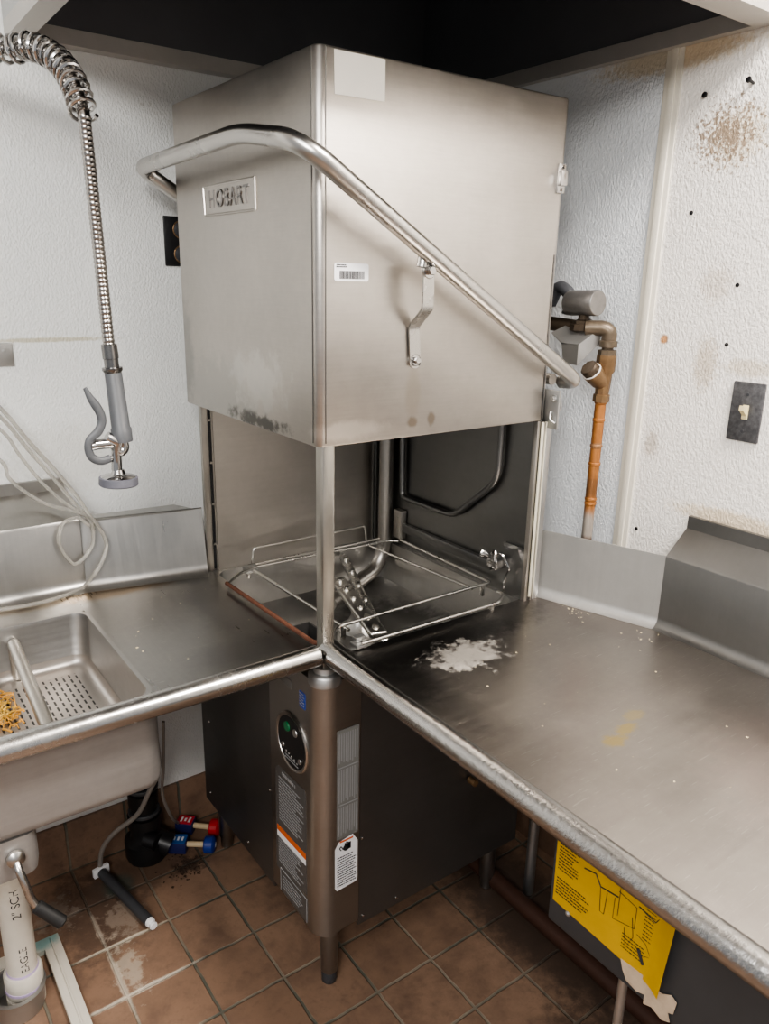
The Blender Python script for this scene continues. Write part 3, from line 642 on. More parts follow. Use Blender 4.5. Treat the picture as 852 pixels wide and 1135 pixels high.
# rusty wire rack track lying over the tank
rk = thing('rack_track', 'wire rack track with one rusted rod lying over the wash tank', 'rack', (.28, .28, .858))
def rod(pts, r=.0035, f=.012): b = BM(); tube(b, fillet(pts, f, 4), r, 10); return b
z = .878
obj('wire_frame', rod([(.013, .420, z), (.060, .462, z), (.113, .482, z), (.50, .470, z), (.520, .45, z)]), 'wire', rk)
obj('rusted_rod', rod([(.013, .424, z), (.024, .056, z), (.045, .050, z)], .0048, .01), 'rust', rk, label='rusted red-brown rod')
obj('wire_frame', rod([(.050, .050, z), (.103, .094, z), (.525, .100, z), (.530, .455, z)]), 'wire', rk)
obj('wire_frame', rod([(.098, .004, z), (.455, .002, z), (.500, .030, z), (.50, .050, z)]), 'wire', rk)
obj('wire_frame', rod([(.105, .470, z-.004), (.115, .075, z-.004)], .004), 'wire', rk)
obj('wire_frame', rod([(.440, .475, z-.004), (.470, .10, z-.004)], .0032), 'wire', rk)
obj('raised_guard_rod', rod([(.125, .520, .872), (.130, .520, .912), (.46, .520, .912), (.465, .520, .872)], .0035, .010), 'wire', rk)
obj('wire_frame', rod([(.105, .500, z), (.49, .495, z)], .0032), 'wire', rk)
bm = BM(); box(bm, (.088, .004, z-.010), (.120, .030, z-.004), .001); box(bm, (.095, .018, z-.003), (.118, .034, z+.006), .001); obj('rod_clip', bm, 'galv', rk)
bm = BM(); box(bm, (.088, .478, z-.012), (.122, .50, z+.002), .002); obj('rod_clip', bm, 'galv', rk)
for x_, y_ in ((.10, .49), (.49, .478), (.112, .09), (.50, .10), (.44, .006), (.11, .012)):
    bm = BM(); box(bm, (x_-.004, y_-.004, .850), (x_+.004, y_+.004, z), .001); obj('support_foot', bm, 'wire', rk)

# ------------------------------------------------------------------ left dish table with sink
lt = thing('dish_table', 'stainless dish table with sink bowl and rolled front edge left of dishwasher', 'work table', (-.6, .3, FL))
X0 = -1.15
sx0, sx1, sy0, sy1 = -.62, -.288, .062, .476
bm = BM()
def crease_y(x): return .592 if x < -.25 else .592 + (x+.25)*(-.052/.27)
# sheet with a rectangular cut-out: four strips
def quad(b, pts, d=-.003): prism(b, pts, (0, 0, d))
quad(bm, [(X0, .0, T), (sx0, .0, T), (sx0, .592, T), (X0, .592, T)])
quad(bm, [(sx0, .0, T), (sx1, .0, T), (sx1, sy0, T), (sx0, sy0, T)])
quad(bm, [(sx0, sy1, T), (sx1, sy1, T), (sx1, .592, T), (sx0, .592, T)])
quad(bm, [(sx1, .0, T), (.030, .0, T), (.030, .540, T), (-.25, .592, T), (sx1, .592, T)])
obj('table_top', bm, 'table_l', lt)
bm = BM(); tube(bm, [(X0, 0, .8835), (-.004, 0, .8835)], .0195, 24); obj('rolled_edge', bm, 'roll', lt)
bm = BM()   # backsplash: cove, upright, sloping cap for the left run; thin angled return at the dishwasher
prof = cove(.596, T+.0005, .026) + [(.602, 1.020), (.605, 1.026), (.706, 1.072), (.706, 1.098), (.716, 1.098), (.716, T-.02), (.596, T-.02), (.570, T-.003)]
prism(bm, [(X0, y, z_) for y, z_ in prof], (-.25-X0, 0, 0))
bs = obj('backsplash', bm, 'splash', lt, ang=30)
bm = BM()
a0, a1 = V((-.25, .592, 0)), V((.017, .540, 0))
dv = (a1-a0).normalized(); nv = V((-dv.y, dv.x, 0))
pr = cove(.002, T+.0005, .026) + [(.034, 1.016), (.037, 1.018), (.040, 1.015), (.008, T+.02), (.012, T-.004), (-.022, T-.004)]
prism(bm, [a0 + nv*o_ + V((0, 0, z_)) for o_, z_ in pr], a1-a0)
prism(bm, [(-.25, .622, 1.013), (.010, .576, 1.013), (-.02, .64, 1.013), (-.25, .66, 1.013)], (0, 0, .003))
obj('angled_splash', bm, 'splash', lt, ang=30)
bm = BM()   # sink bowl, pressed with rounded corners
def sl(o_, z_, r): return [(x, y, z_) for x, y in rrect(sx0+o_, sx1-o_, sy0+o_, sy1-o_, r, 6)]
shell_loft(bm, [sl(-.004, T+.0012, .03), sl(.003, T+.0005, .03), sl(.005, T-.008, .03), sl(.010, .74, .03), sl(.016, .732, .03), sl(.03, .726, .03)], close_last=True)
sb = obj('sink_bowl', bm, 'basin', lt, ang=50)
bm = BM()
def al(o_, z_, r): return [(x, y, z_) for x, y in rrect(sx0-.02+o_, sx1+.004-o_, .040+o_, .50-o_, r, 6)]
shell_loft(bm, [al(0, T-.004, .03), al(0, .716, .03), al(.003, .703, .03), al(.012, .696, .03), al(.04, .694, .03)], close_last=True)
obj('bowl_jacket', bm, 'jacket', lt, ang=50)
bm = BM(); pts = [(x, y, .705) for x, y in rrect(-.80, -.493, .048, .44, .02)]; shell_loft(bm, [[(p[0], p[1], .6945) for p in pts], [(p[0], p[1], .640) for p in pts], [(p[0]*.97-.018, p[1], .622) for p in pts]], close_last=True, close_first=True); tr = obj('drain_trough', bm, 'jacket', lt, ang=50)
bm = BM(); lathe(bm, (-.530, .046, .662), (0, -1, 0), [(0, .014), (.006, .014), (.010, .009), (.012, .004)], 16)
lev = [at(20, 962, 1, .03), at(27, 978, 1, .02), at(34, 995, 1, .015), at(43, 1007, 1, .01)]
tube(bm, [V((-.530, .046, .662))] + smooth_path(lev, 4), .0062, 10); le = obj('drain_lever', bm, 'chrome', tr)
bm = BM(); a, b = at(40, 1004, 1, .011), at(70, 1023, 1, -.006); tube(bm, [a, a.lerp(b, .05), a.lerp(b, .95), b], .0105, 12, rs=[.008, .0105, .0112, .008]); obj('lever_grip', bm, 'blackrubber', le, label='black rubber grip')
for x_, y_ in ((-1.1, .08), (-1.1, .62)):
    bm = BM(); lathe(bm, (x_, y_, FL), (0, 0, 1), [(0, .015), (.04, .02), (T-FL-.003, .02)], 16); obj('leg', bm, 'chrome', lt)

# scrap basket set into the sink
sbk = thing('scrap_basket', 'perforated stainless scrap basket with divider bar inside the sink bowl', 'strainer', (-.45, .27, .73))
bm = BM()
def bk_(o_, z_, r): return [(x, y, z_) for x, y in rrect(sx0+o_, sx1-o_, sy0+o_, sy1-o_, r, 6)]
shell_loft(bm, [bk_(.0092, .775, .028), bk_(.0100, .764, .028), bk_(.0135, .757, .028), bk_(.021, .7535, .024), bk_(.030, .753, .02)], close_last=True)
ob_ = obj('basket_floor', bm, 'slots', sbk)
ob_.data.transform(Matrix.Translation(ORIG[sbk])); ob_.location = -ORIG[sbk]
for x_ in (-.58, -.34):
    for y_ in (.10, .43): bm = BM(); lathe(bm, (x_, y_, .7265), (0, 0, 1), [(0, .008), (.0255, .008)], 10); obj('basket_foot', bm, 'basin', sbk)
bm = BM(); tube(bm, fillet([(-.430, .466, .756), (-.432, .463, .835), (-.452, .072, .835), (-.455, .072, .756)], .012, 5), .0118, 16); obj('divider_bar', bm, 'post', sbk)
bm = BM(); rf = random.Random(11)
for k in range(150):
    cx, cy = -.492 + rf.gauss(0, .028), .345 + rf.gauss(0, .045)
    if not (-.58 < cx < -.455 and .20 < cy < .43): continue
    h = .757 + abs(rf.gauss(0, .006)); a = rf.uniform(0, PI); l_ = rf.uniform(.004, .015)
    d = V((math.cos(a), math.sin(a), rf.uniform(-.2, .3))).normalized()
    p0 = V((cx, cy, h)); tube(bm, smooth_path([p0-d*l_, p0+V((rf.uniform(-.005, .005), rf.uniform(-.005, .005), .004)), p0+d*l_], 3), rf.choice((.0011, .0016, .0024)), 5, flat=rf.uniform(.4, 1))
obj('food_scraps', bm, 'food', None, 'orange and yellow food scraps left of the divider bar in the sink', 'food', kind='stuff')

# ------------------------------------------------------------------ right dish table
rt = thing('dish_table', 'stained stainless dish table with rolled front edge right of dishwasher', 'work table', (.35, -.6, FL))
Y0 = -1.45
bm = BM(); quad(bm, [(.019, Y0, T), (.672, Y0, T), (.672, -.247, T), (.590, .020, T), (.530, .012, T), (.019, .012, T)]); obj('table_top', bm, 'table_r', rt)
bm = BM(); tube(bm, [(.019, Y0, .8835), (.019, .006, .8835)], .0195, 24); obj('rolled_edge', bm, 'rollr', rt)
bm = BM()
prof = cove(.672, T+.0005, .022) + [(.672, 1.018), (.674, 1.0215), (.732, 1.070), (.733, 1.096), (.743, 1.096), (.743, T-.02), (.672, T-.02), (.650, T-.003)]
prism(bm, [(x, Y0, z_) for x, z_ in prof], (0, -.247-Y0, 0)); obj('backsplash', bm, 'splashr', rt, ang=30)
bm = BM()
a0, a1 = V((.672, -.247, 0)), V((.589, .024, 0)); dv = (a1-a0).normalized(); nv = V((dv.y, -dv.x, 0))
def sp(a, o_, z_): return a + nv*o_ + V((0, 0, z_))
A = [sp(a0, o_, z_) for o_, z_ in cove(0, T+.0005, .022) + [(.0, 1.0205), (.003, 1.0205), (.003, T-.004), (-.02, T-.004)]]
B = [sp(a1, o_, z_) for o_, z_ in cove(0, T+.0005, .022) + [(.004, 1.016), (.007, 1.016), (.003, T-.004), (-.02, T-.004)]]
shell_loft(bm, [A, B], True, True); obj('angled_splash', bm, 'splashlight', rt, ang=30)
for x_, y_ in ((.605, -.028),):
    bm = BM(); tube(bm, [(x_, y_, FL), (x_, y_, T-.003)], .013, 16); obj('leg', bm, 'galv', rt)
bm = BM(); tube(bm, [(.07, -1.40, FL), (.07, -1.40, T-.003)], .018, 16); obj('leg', bm, 'galv', rt)

# crumbs and dried spots on the tables
def crumbs(n, fn, seed, zz, smin, smax):
    b = BM(); r = random.Random(seed)
    for k in range(n):
        x, y = fn(r); s = r.uniform(smin, smax)
        a = r.uniform(0, PI); obox(b, (x, y, zz+s*.3), (math.cos(a), math.sin(a), 0), (-math.sin(a), math.cos(a), 0), (0, 0, 1), s, s*r.uniform(.3, .9), s*.3)
    return b
def fr(r):
    k = r.random()
    if k < .35: return .585+r.gauss(0, .012), -.10+r.gauss(0, .02)
    if k < .55: return .60+r.gauss(0, .03), -.26+r.gauss(0, .03)
    return r.uniform(.15, .62), r.uniform(-.8, -.1)
obj('table_crumbs', crumbs(60, fr, 4, T, .0006, .0017), 'crumb', None, 'pale crumbs scattered on the right dish table', 'crumbs', kind='stuff')
def fl_(r): return r.uniform(-.26, 0), r.uniform(.06, .5)
obj('table_crumbs', crumbs(12, fl_, 9, T, .0008, .0022), 'crumb', None, 'few pale crumbs on the left dish table beside the sink', 'crumbs', kind='stuff')
def ff(r): return -.08+r.gauss(0, .028), .545+r.gauss(0, .026)
obj('floor_debris', crumbs(120, ff, 12, FL, .001, .003), 'debris', None, 'dark dirt crumbs on the floor tiles before the hose caps', 'dirt', kind='stuff')

# ------------------------------------------------------------------ grey box with yellow sign under the right table
gb = thing('equipment_box', 'dark grey metal box with torn yellow sign under the right dish table', 'box', (.3, -.8, .60))
XB = .125
bm = BM(); box(bm, (XB, -1.40, .600), (.60, -.475, T-.004), .004); obj('box_body', bm, 'boxgrey', gb)
def tilt(y): return 0
bm = BM()   # sign sheet, right edge curling away
s = [at(618, 925, 0, XB-.001), at(613, 996, 0, XB-.001), at(733, 1103, 0, XB-.001), at(757, 1037, 0, XB-.001)]
ytop = .80
nx = 14
rows = []
for i in range(nx+1):
    t = i/nx; y = s[0].y + (s[3].y-s[0].y)*t; yb = s[1].y + (s[2].y-s[1].y)*t
    cx = XB-.0015 - (.010*max(0, (t-.8)/.2)**2)
    zb_ = s[1].z + (s[2].z-s[1].z)*t
    rows.append((V((cx, y, .838)), V((cx, yb, zb_))))
for i in range(nx):
    q_ = [rows[i][0], rows[i+1][0], rows[i+1][1], rows[i][1]]
    vs = [bm.verts.new(p) for p in q_]; bm.faces.new(vs)
bmesh.ops.remove_doubles(bm, verts=bm.verts, dist=1e-5)
bmesh.ops.solidify(bm, geom=bm.faces[:], thickness=.0006)
sg = obj('yellow_sign', bm, 'yellow', gb, label='yellow sign covered in small print and a line drawing')
bm = BM(); rs_ = random.Random(21); XS = XB-.0024
o = (XS, 0, 0); zlo, zhi = s[1].z, .835
yl_, yr_ = -s[0].y, -s[3].y
text_lines(bm, o, LX_R, LX_U, yl_+.01, yl_+.07, zhi-.045, zhi-.008, .006, .0022, .0004, rs_)
text_lines(bm, o, LX_R, LX_U, yl_+.055, yr_-.02, zhi-.055, zhi-.043, .014, .0042, .0004, rs_)
text_lines(bm, o, LX_R, LX_U, yl_+.008, yl_+.045, zlo+.060, zhi-.062, .0055, .0018, .0004, rs_)
text_lines(bm, o, LX_R, LX_U, yl_+.008, yl_+.075, zlo+.012, zlo+.046, .0055, .0018, .0004, rs_)
text_lines(bm, o, LX_R, LX_U, yr_-.055, yr_-.014, zlo+.055, zhi-.062, .006, .0014, .0004, rs_)
text_lines(bm, o, LX_R, LX_U, yr_-.085, yr_-.045, zlo+.012, zlo+.040, .0055, .0014, .0004, rs_)
text_lines(bm, o, LX_R, LX_U, yl_+.06, yl_+.125, zlo+.108, zhi-.062, .006, .0014, .0004, rs_)
def stroke(pts, r=.00045): tube(bm, [V((XS-.0004, -(yl_+a), zlo+b)) for a, b in pts], r, 5)
w0 = .055
stroke([(w0, .095), (w0+.02, .10), (w0+.03, .085), (w0+.06, .09)], .0011); stroke([(w0+.03, .085), (w0+.033, .045), (w0+.04, .045), (w0+.042, .083)])
stroke([(w0+.055, .085), (w0+.055, .05), (w0+.09, .06), (w0+.09, .095), (w0+.06, .10)]); stroke([(w0+.062, .06), (w0+.062, .115)])
stroke([(w0+.075, .05), (w0+.08, .02), (w0+.09, .045), (w0+.085, .075)]); stroke([(w0+.093, .10), (w0+.12, .095), (w0+.125, .105)], .0010)
stroke([(w0+.10, .035), (w0+.11, .016)], .0026); stroke([(w0+.095, .055), (w0+.11, .05), (w0+.12, .035), (w0+.11, .03)])
stroke([(yr_-yl_-.035, .03), (yr_-yl_-.018, .03), (yr_-yl_-.018, .045), (yr_-yl_-.035, .045), (yr_-yl_-.035, .03)], .0007)
obj('sign_print', bm, 'print', sg)
bm = BM(); rp = random.Random(8)
tp = [at(690, 1062, 0, XB-.001), at(733, 1102, 0, XB-.001), at(752, 1112, 0, XB-.001)]
pts = [at(x, y, 0, XB-.0016) for x, y in ((688, 1062), (712, 1080), (733, 1101), (744, 1103), (750, 1112), (746, 1124), (740, 1122), (742, 1133), (733, 1130), (722, 1116), (713, 1112), (714, 1102), (705, 1098), (694, 1086), (690, 1074))]
prism(bm, pts, (-.0012, 0, 0)); obj('torn_paper', bm, 'paper', gb, label='torn brown paper backing below the sign')
bm = BM(); lathe(bm, at(630, 1012, 0, XB), (-1, 0, 0), [(-.002, .005), (.003, .0045), (.005, .002)], 10); obj('box_screw', bm, 'galv', gb)
bm = BM(); tube(bm, [(.155, -.60, FL), (.155, -.60, .602)], .007, 10); obj('support_rod', bm, 'galv', gb)
bm = BM(); tube(bm, [(.5, -1.35, FL), (.5, -1.35, .602)], .012, 10); obj('support_rod', bm, 'galv', gb)
bm = BM(); tube(bm, [(.548, .20, FL+.022), (.545, -.20, FL+.022), (.54, -1.6, FL+.022)], .022, 14); obj('floor_pipe', bm, 'rustpipe', None, 'brown rusty pipe lying on the floor under the right dish table', 'pipe')

# ------------------------------------------------------------------ pre-rinse spray
YS = .30
spr = thing('spray_faucet', 'hanging pre-rinse sprayer with coil spring and steel hose above the sink', 'faucet', (-.245, YS, 1.18))
def pS(x, y, Y=YS): return at(x, y, 1, Y)
top = smooth_path([V((-.64, .66, 1.66)), V((-.63, .65, 1.78)), V((-.57, .62, 1.88)), V((-.48, .57, 1.93)), pS(0, 54, .49), pS(30, 51, .45), pS(55, 60, .41), pS(72, 76, .37), pS(84, 98, .33), pS(93, 127, .303)], 10)
# helix round that path
def helix(path, R, r, turns_per_m):
    b = BM(); P = []; Ln = [0]
    for i in range(1, len(path)): Ln.append(Ln[-1] + (path[i]-path[i-1]).length)
    tot = Ln[-1]; n = int(tot*turns_per_m*14)
    u = None; j = 0; out = []
    for k in range(n+1):
        d = tot*k/n
        while j < len(path)-2 and Ln[j+1] < d: j += 1
        tt = (d-Ln[j])/(Ln[j+1]-Ln[j]); p = path[j].lerp(path[j+1], tt)
        tg_ = (path[min(j+1, len(path)-1)]-path[j]).normalized()
        if u is None: u = tg_.cross(V((0, 1, 0))).normalized()
        u = (u - tg_*u.dot(tg_)).normalized(); w = tg_.cross(u); a = 2*PI*d*turns_per_m
        out.append(p + (u*math.cos(a)+w*math.sin(a))*R)
    tube(b, out, r, 7); return b
obj('coil_spring', helix(top, .0205, .0036, 58), 'fitting', spr)
hp = top[:-1] + smooth_path([pS(93, 127), pS(99, 180), pS(106, 245), pS(113, 310), pS(121, 386)], 12)
bm = BM()
fine = []
for i in range(len(hp)-1):
    nk = max(1, round((hp[i+1]-hp[i]).length/.0019)); fine += [hp[i].lerp(hp[i+1], k/nk) for k in range(nk)]
tube(bm, fine, .010, 12, rs=[(.0094, .0102, .0105, .0102)[i % 4] for i in range(len(fine))]); obj('flex_hose', bm, 'hose', spr)
bm = BM(); tube(bm, [(-.64, .66, 1.67), (-.64, .66, 1.045)], .012, 14); lathe(bm, (-.64, .66, 1.050), (0, 0, 1), [(0, .03), (.02, .03), (.03, .015)], 20); obj('riser_pipe', bm, 'fitting', spr)
def lat(p0, p1, prof, mat, name, par, seg=22, label=None):
    b = BM(); d = p1-p0; lathe(b, p0, d, [(h*d.length, r) for h, r in prof], seg); return obj(name, b, mat, par, label)
a, b = pS(120.5, 381), pS(125, 413)
lat(a, b, [(0, .0105), (.02, .0135), (.5, .0140), (.52, .0125), (.80, .0125), (.82, .0175), (.92, .0175), (1, .0145)], 'darkfit', 'swivel_coupling', spr)
a, b = pS(125, 411), pS(136, 489)
lat(a, b, [(0, .0130), (.03, .0150), (.80, .0165), (.82, .0185), (1.0, .0180)], 'greyplastic', 'hand_grip', spr, label='grey ribbed grip sleeve')
bm = BM()
tube(bm, fillet([pS(136, 488), pS(139, 497), pS(132, 503), pS(122, 486)], .008, 5), .0085, 12)
tube(bm, [pS(118, 484), pS(130, 490), pS(129, 500), pS(129.5, 521)], .008, 14, rs=[.010, .0135, .0085, .0095])
tube(bm, [pS(105, 493), pS(124, 491)], .0095, 14); lathe(bm, pS(106, 494), pS(100, 495)-pS(106, 494), [(0, .008), (.008, .008), (.010, .004)], 14)
tube(bm, fillet([pS(130, 484), pS(139, 494), pS(137, 504), pS(131, 502)], .006, 5), .0022, 8)
tube(bm, [pS(122, 508), pS(131, 506)], .005, 10)
vb = obj('valve_body', bm, 'fitting', spr)
bm = BM()
lp_ = smooth_path([pS(94, 430), pS(100, 441), pS(109, 454), pS(113, 466), pS(109, 478), pS(100, 487), pS(98, 497), pS(102, 507), pS(112, 511), pS(122, 508)], 5)
nn_ = len(lp_); tube(bm, lp_, .006, 12, rs=[.0035+.0045*min(1, i/8) if i < nn_*.5 else .0075 for i in range(nn_)], flat=[.75]*nn_); obj('squeeze_lever', bm, 'greyplastic', vb)
hc = pS(131, 520)
bm = BM(); lathe(bm, hc, (-.04, 0, -1), [(0, .010), (.008, .013), (.013, .030), (.016, .0325)], 28); sh = obj('spray_head', bm, 'fitting', spr)
bm = BM(); lathe(bm, hc+V((-.0006, 0, -.014)), (-.04, 0, -1), [(0, .0325), (.001, .0345), (.014, .0350), (.016, .033), (.016, .026)], 32); obj('rubber_bumper', bm, 'greyrubber', sh, label='grey rubber ring')

# ------------------------------------------------------------------ clear tubes behind the left table
def vtube(name, pts, r, mat, label, n=8): 
    b = BM(); tube(b, smooth_path(pts, n), r, 8); return obj(name, b, mat, None, label, 'tube')
YB = .69
vtube('clear_tube', [at(-60, 400, 1, .66), at(0, 452, 1, .66), at(30, 487, 1, .66), at(60, 520, 1, .65), at(85, 550, 1, .62), at(99, 571, 1, .588), at(110, 585, 1, .586), at(118, 603, 1, .582), at(113, 622, 1, .572), at(104, 637, 1, .566), at(90, 652, 2, .871), at(60, 664, 2, .871), at(25, 672, 2, .871), at(-30, 680, 2, .871)], .0042, 'clear', 'clear tube running down the wall and along the table crease')
vtube('clear_tube', [at(-60, 415, 1, .67), at(0, 462, 1, .67), at(30, 497, 1, .67), at(60, 531, 1, .65), at(84, 560, 1, .615), at(100, 578, 1, .588), at(103, 600, 1, .586), at(95, 616, 1, .583), at(84, 625, 1, .582), at(76, 620, 1, .582), at(68, 608, 1, .584), at(65, 595, 1, .584), at(70, 580, 1, .586), at(86, 574, 1, .588), at(99, 583, 1, .580)], .0040, 'clear', 'clear tube ending in a round loop on the left backsplash')
vtube('clear_tube', [at(-60, 470, 1, .68), at(0, 510, 1, .68), at(10, 530, 1, .67), at(32, 548, 1, .66), at(55, 560, 1, .64), at(80, 566, 1, .605), at(99, 574, 1, .590), at(104, 588, 1, .592)], .0040, 'clear', 'lowest clear tube bending across the slanted backsplash cap')
vtube('clear_tube', [at(-60, 440, 1, .65), at(0, 476, 1, .65), at(22, 505, 1, .65), at(44, 532, 1, .645), at(70, 556, 1, .62), at(96, 572, 1, .596), at(106, 576, 1, .60)], .0036, 'clear', 'thin clear tube between the others on the left wall')

# ------------------------------------------------------------------ wall fittings
wp = thing('wall_plate', 'small blank steel cover plate on the white wall left of sprayer hose', 'wall plate', (-.36, YW-.003, 1.34))
bm = BM(); a, b = at(13, 380, 1, YW), at(13, 406, 1, YW); box(bm, (-.40, YW-.004, b.z), (a.x, YW, a.z), .001); obj('plate', bm, 'galv', wp)
bm = BM(); lathe(bm, at(4, 389, 1, YW-.004), (0, -1, 0), [(-.001, .004), (.0015, .0035), (.002, .001)], 12); obj('plate_screw', bm, 'galv', wp)
ol = thing('power_outlet', 'black wall socket plate half hidden behind the dishwasher hood', 'outlet', (.055, YW-.004, 1.566))
bm = BM(); box(bm, (.024, YW-.006, 1.566), (.104, YW, 1.675), .002); obj('outlet_plate', bm, 'black', ol)
for z_ in (1.592, 1.646):
    bm = BM(); lathe(bm, (.064, YW-.006, z_), (0, -1, 0), [(-.001, .019), (.003, .019), (.004, .017)], 22); rc = obj('receptacle', bm, 'darkgrey', ol)
    bm = BM(); 
    for k in range(24):
        a = 2*PI*k/24; b_ = 2*PI*(k+1)/24
        tube(bm, [(.064+.019*math.cos(a), YW-.009, z_+.019*math.sin(a)), (.064+.019*math.cos(b_), YW-.009, z_+.019*math.sin(b_))], .0018, 5, caps=False)
    obj('receptacle_ring', bm, 'brass', rc, label='brass ring')
sw = thing('light_switch', 'dark speckled toggle switch plate with ivory toggle on the right wall', 'light switch', (XW, -.31, 1.265))
bm = BM(); ys0 = at(815, 422, 0, XW).y; ys1 = at(851, 425, 0, XW).y
box(bm, (XW-.006, ys1, 1.262), (XW, ys0, 1.375), .0025); obj('switch_plate', bm, 'switchplate', sw)
ym = (ys0+ys1)/2
bm = BM(); box(bm, (XW-.0075, ym-.006, 1.305), (XW-.005, ym+.006, 1.332), .001); prism(bm, [(XW-.006, ym-.005, 1.310), (XW-.006, ym-.005, 1.324), (XW-.020, ym-.004, 1.332), (XW-.021, ym-.004, 1.323)], (0, .009, 0)); obj('toggle', bm, 'ivory', sw, label='ivory toggle lever')
for z_ in (1.282, 1.352): bm = BM(); lathe(bm, (XW-.006, ym, z_), (-1, 0, 0), [(-.001, .0035), (.001, .003)], 10); obj('plate_screw', bm, 'darkgrey', sw)
def nail(x, y, label, proud):
    p = at(x, y, 0, XW); b = BM(); lathe(b, p, (-1, .1, .25), [(-.004, .0025), (proud, .0025), (proud, .0055), (proud+.003, .005), (proud+.004, .002)], 12)
    obj('wall_screw', b, 'black', None, label, 'screw', 'old screws in the right wall')
nail(782, 106, 'black screw in the right wall nearer the cream joint strip', .003)
nail(835, 92, 'black screw sticking out of the right wall near the canopy corner', .014)
for x, y, lab in ((766, 236, 'small dark screw hole plug in the wall high beside the joint strip'), (817, 316, 'dark hole plug in the wall above the switch'), (805, 382, 'dark hole plug in the wall left of the switch top'), (705, 586, 'dark hole plug in the wall just above the right splash')):
    p = at(x, y, 0, XW); b = BM(); lathe(b, p, (-1, 0, 0), [(-.003, .0042), (.0006, .0042), (.0012, .002)], 10); obj('wall_plug', b, 'black', None, lab, 'wall plug', 'plugged holes in the right wall')

# ------------------------------------------------------------------ water supply at the right of the hood
XP = .685
ws = thing('water_supply_pipe', 'corroded brass and copper water supply pipe with solenoid valve beside the hood', 'pipe', (XP, -.04, .95))
yp = at(664, 460, 0, XP).y
pz = lambda y: at(660, y, 0, XP).z
bm = BM(); tube(bm, [(XP, yp+.001, .90), (XP, yp, at(661, 447, 0, XP).z)], .0118, 16)
for z_ in (1.075, 1.085, 1.165, 1.205, 1.262, 1.30): lathe(bm, (XP, yp, z_), (0, 0, 1), [(0, .0118), (.0015, .0134), (.006, .0134), (.0075, .0118)], 16)
obj('copper_pipe', bm, 'copper', ws, label='orange painted copper pipe')
zt_, zc2 = at(670, 393, 0, XP).z, at(664, 445, 0, XP).z
bm = BM(); tp_ = V((XP, yp-.004, zt_)); bp_ = V((XP, yp, zc2))
lathe(bm, bp_, tp_-bp_, [(0, .0175), (.016, .0175), (.017, .0145), (.03, .0155), (.060, .0165), (.066, .0205), ((tp_-bp_).length, .0205)], 8)
cc_ = at(656, 412, 0, XP-.034); mid = bp_.lerp(tp_, .36)
dd = (cc_-mid); lathe(bm, mid, dd, [(0, .013), (dd.length*.35, .019), (dd.length, .022)], 18); wy = obj('wye_strainer', bm, 'brass', ws, label='brass wye strainer')
bm = BM(); lathe(bm, cc_, dd, [(0, .0195), (.003, .0200), (.012, .0195), (.016, .017)], 8); obj('strainer_cap', bm, 'darkbrass', wy, label='dark hexagonal strainer cap')
bm = BM(); lathe(bm, cc_-dd.normalized()*.002, dd, [(0, .0214), (.004, .0214)], 20); obj('seal_ring', bm, 'tape', wy, label='white thread tape ring')
bm = BM(); e0 = V((XP, yp-.004, zt_)); e1 = V((XP, yp-.006, at(677, 366, 0, XP).z)); e2 = at(663, 366, 0, XP+.0)
lathe(bm, e0, (0, 0, 1), [(-.002, .019), (.010, .019), (.011, .012), (.026, .012)], 8); obj('hex_nipple', bm, 'greybrass', ws)
bm = BM(); tube(bm, fillet([e0+V((0, 0, .018)), e1+V((0, 0, .004)), e2+V((-.03, .01, .004))], .022, 8), .016, 16)
lathe(bm, e0+V((0, 0, .016)), (0, 0, 1), [(0, .019), (.012, .019), (.014, .016)], 16); obj('pipe_elbow', bm, 'greybrass', ws)
bm = BM(); v0 = at(636, 336, 0, XP-.02); v1 = at(663, 336, 0, XP-.02); lathe(bm, v0+V((0, .012, 0)), v1-v0, [(0, .0255), (.002, .0265), ((v1-v0).length+.010, .0265), ((v1-v0).length+.012, .025)], 26); obj('solenoid_coil', bm, 'valve', ws, label='grey cylindrical solenoid coil')
bm = BM(); b0 = at(647, 350, 0, XP-.02); lathe(bm, b0+V((0, 0, -.022)), (0, 0, 1), [(-.012, .020), (-.008, .028), (.004, .028), (.006, .023), (.012, .023), (.014, .012), (.030, .010)], 8)
tube(bm, [b0+V((0, 0, -.026)), b0+V((-.005, .09, -.020))], .015, 12); tube(bm, [b0+V((0, 0, -.024)), e2+V((-.012, 0, .002))], .0125, 12); obj('valve_body', bm, 'darkbrass', ws)
bm = BM(); h0 = at(630, 322, 0, XP); tube(bm, fillet([h0+V((0, .05, -.03)), h0+V((0, .03, .012)), h0+V((0, -.012, -.01)), h0+V((0, -.004, -.05))], .02, 6), .014, 12); obj('hose_bend', bm, 'darkgrey', ws)
bm = BM()   # bent sheet bracket carrying the valve
q0, q1, q2 = at(622, 380, 0, .63), at(641, 382, 0, .63), at(668, 362, 0, XP-.01)
q0b, q1b, q2b = at(624, 402, 0, .63), at(639, 405, 0, .63), at(664, 381, 0, XP-.01)
ar = V((0, .0, -.003))
for a_, b_, c_, d_ in ((q0, q1, q1b, q0b), (q1, q2, q2b, q1b)):
    n_ = (b_-a_).cross(d_-a_).normalized()*.002; prism(bm, [a_, b_, c_, d_], n_)
prism(bm, [q0, q1, q2, q2+V((0, .05, .02)), q0+V((0, .03, .02))], (0, 0, -.002))
obj('valve_bracket', bm, 'galv', ws)

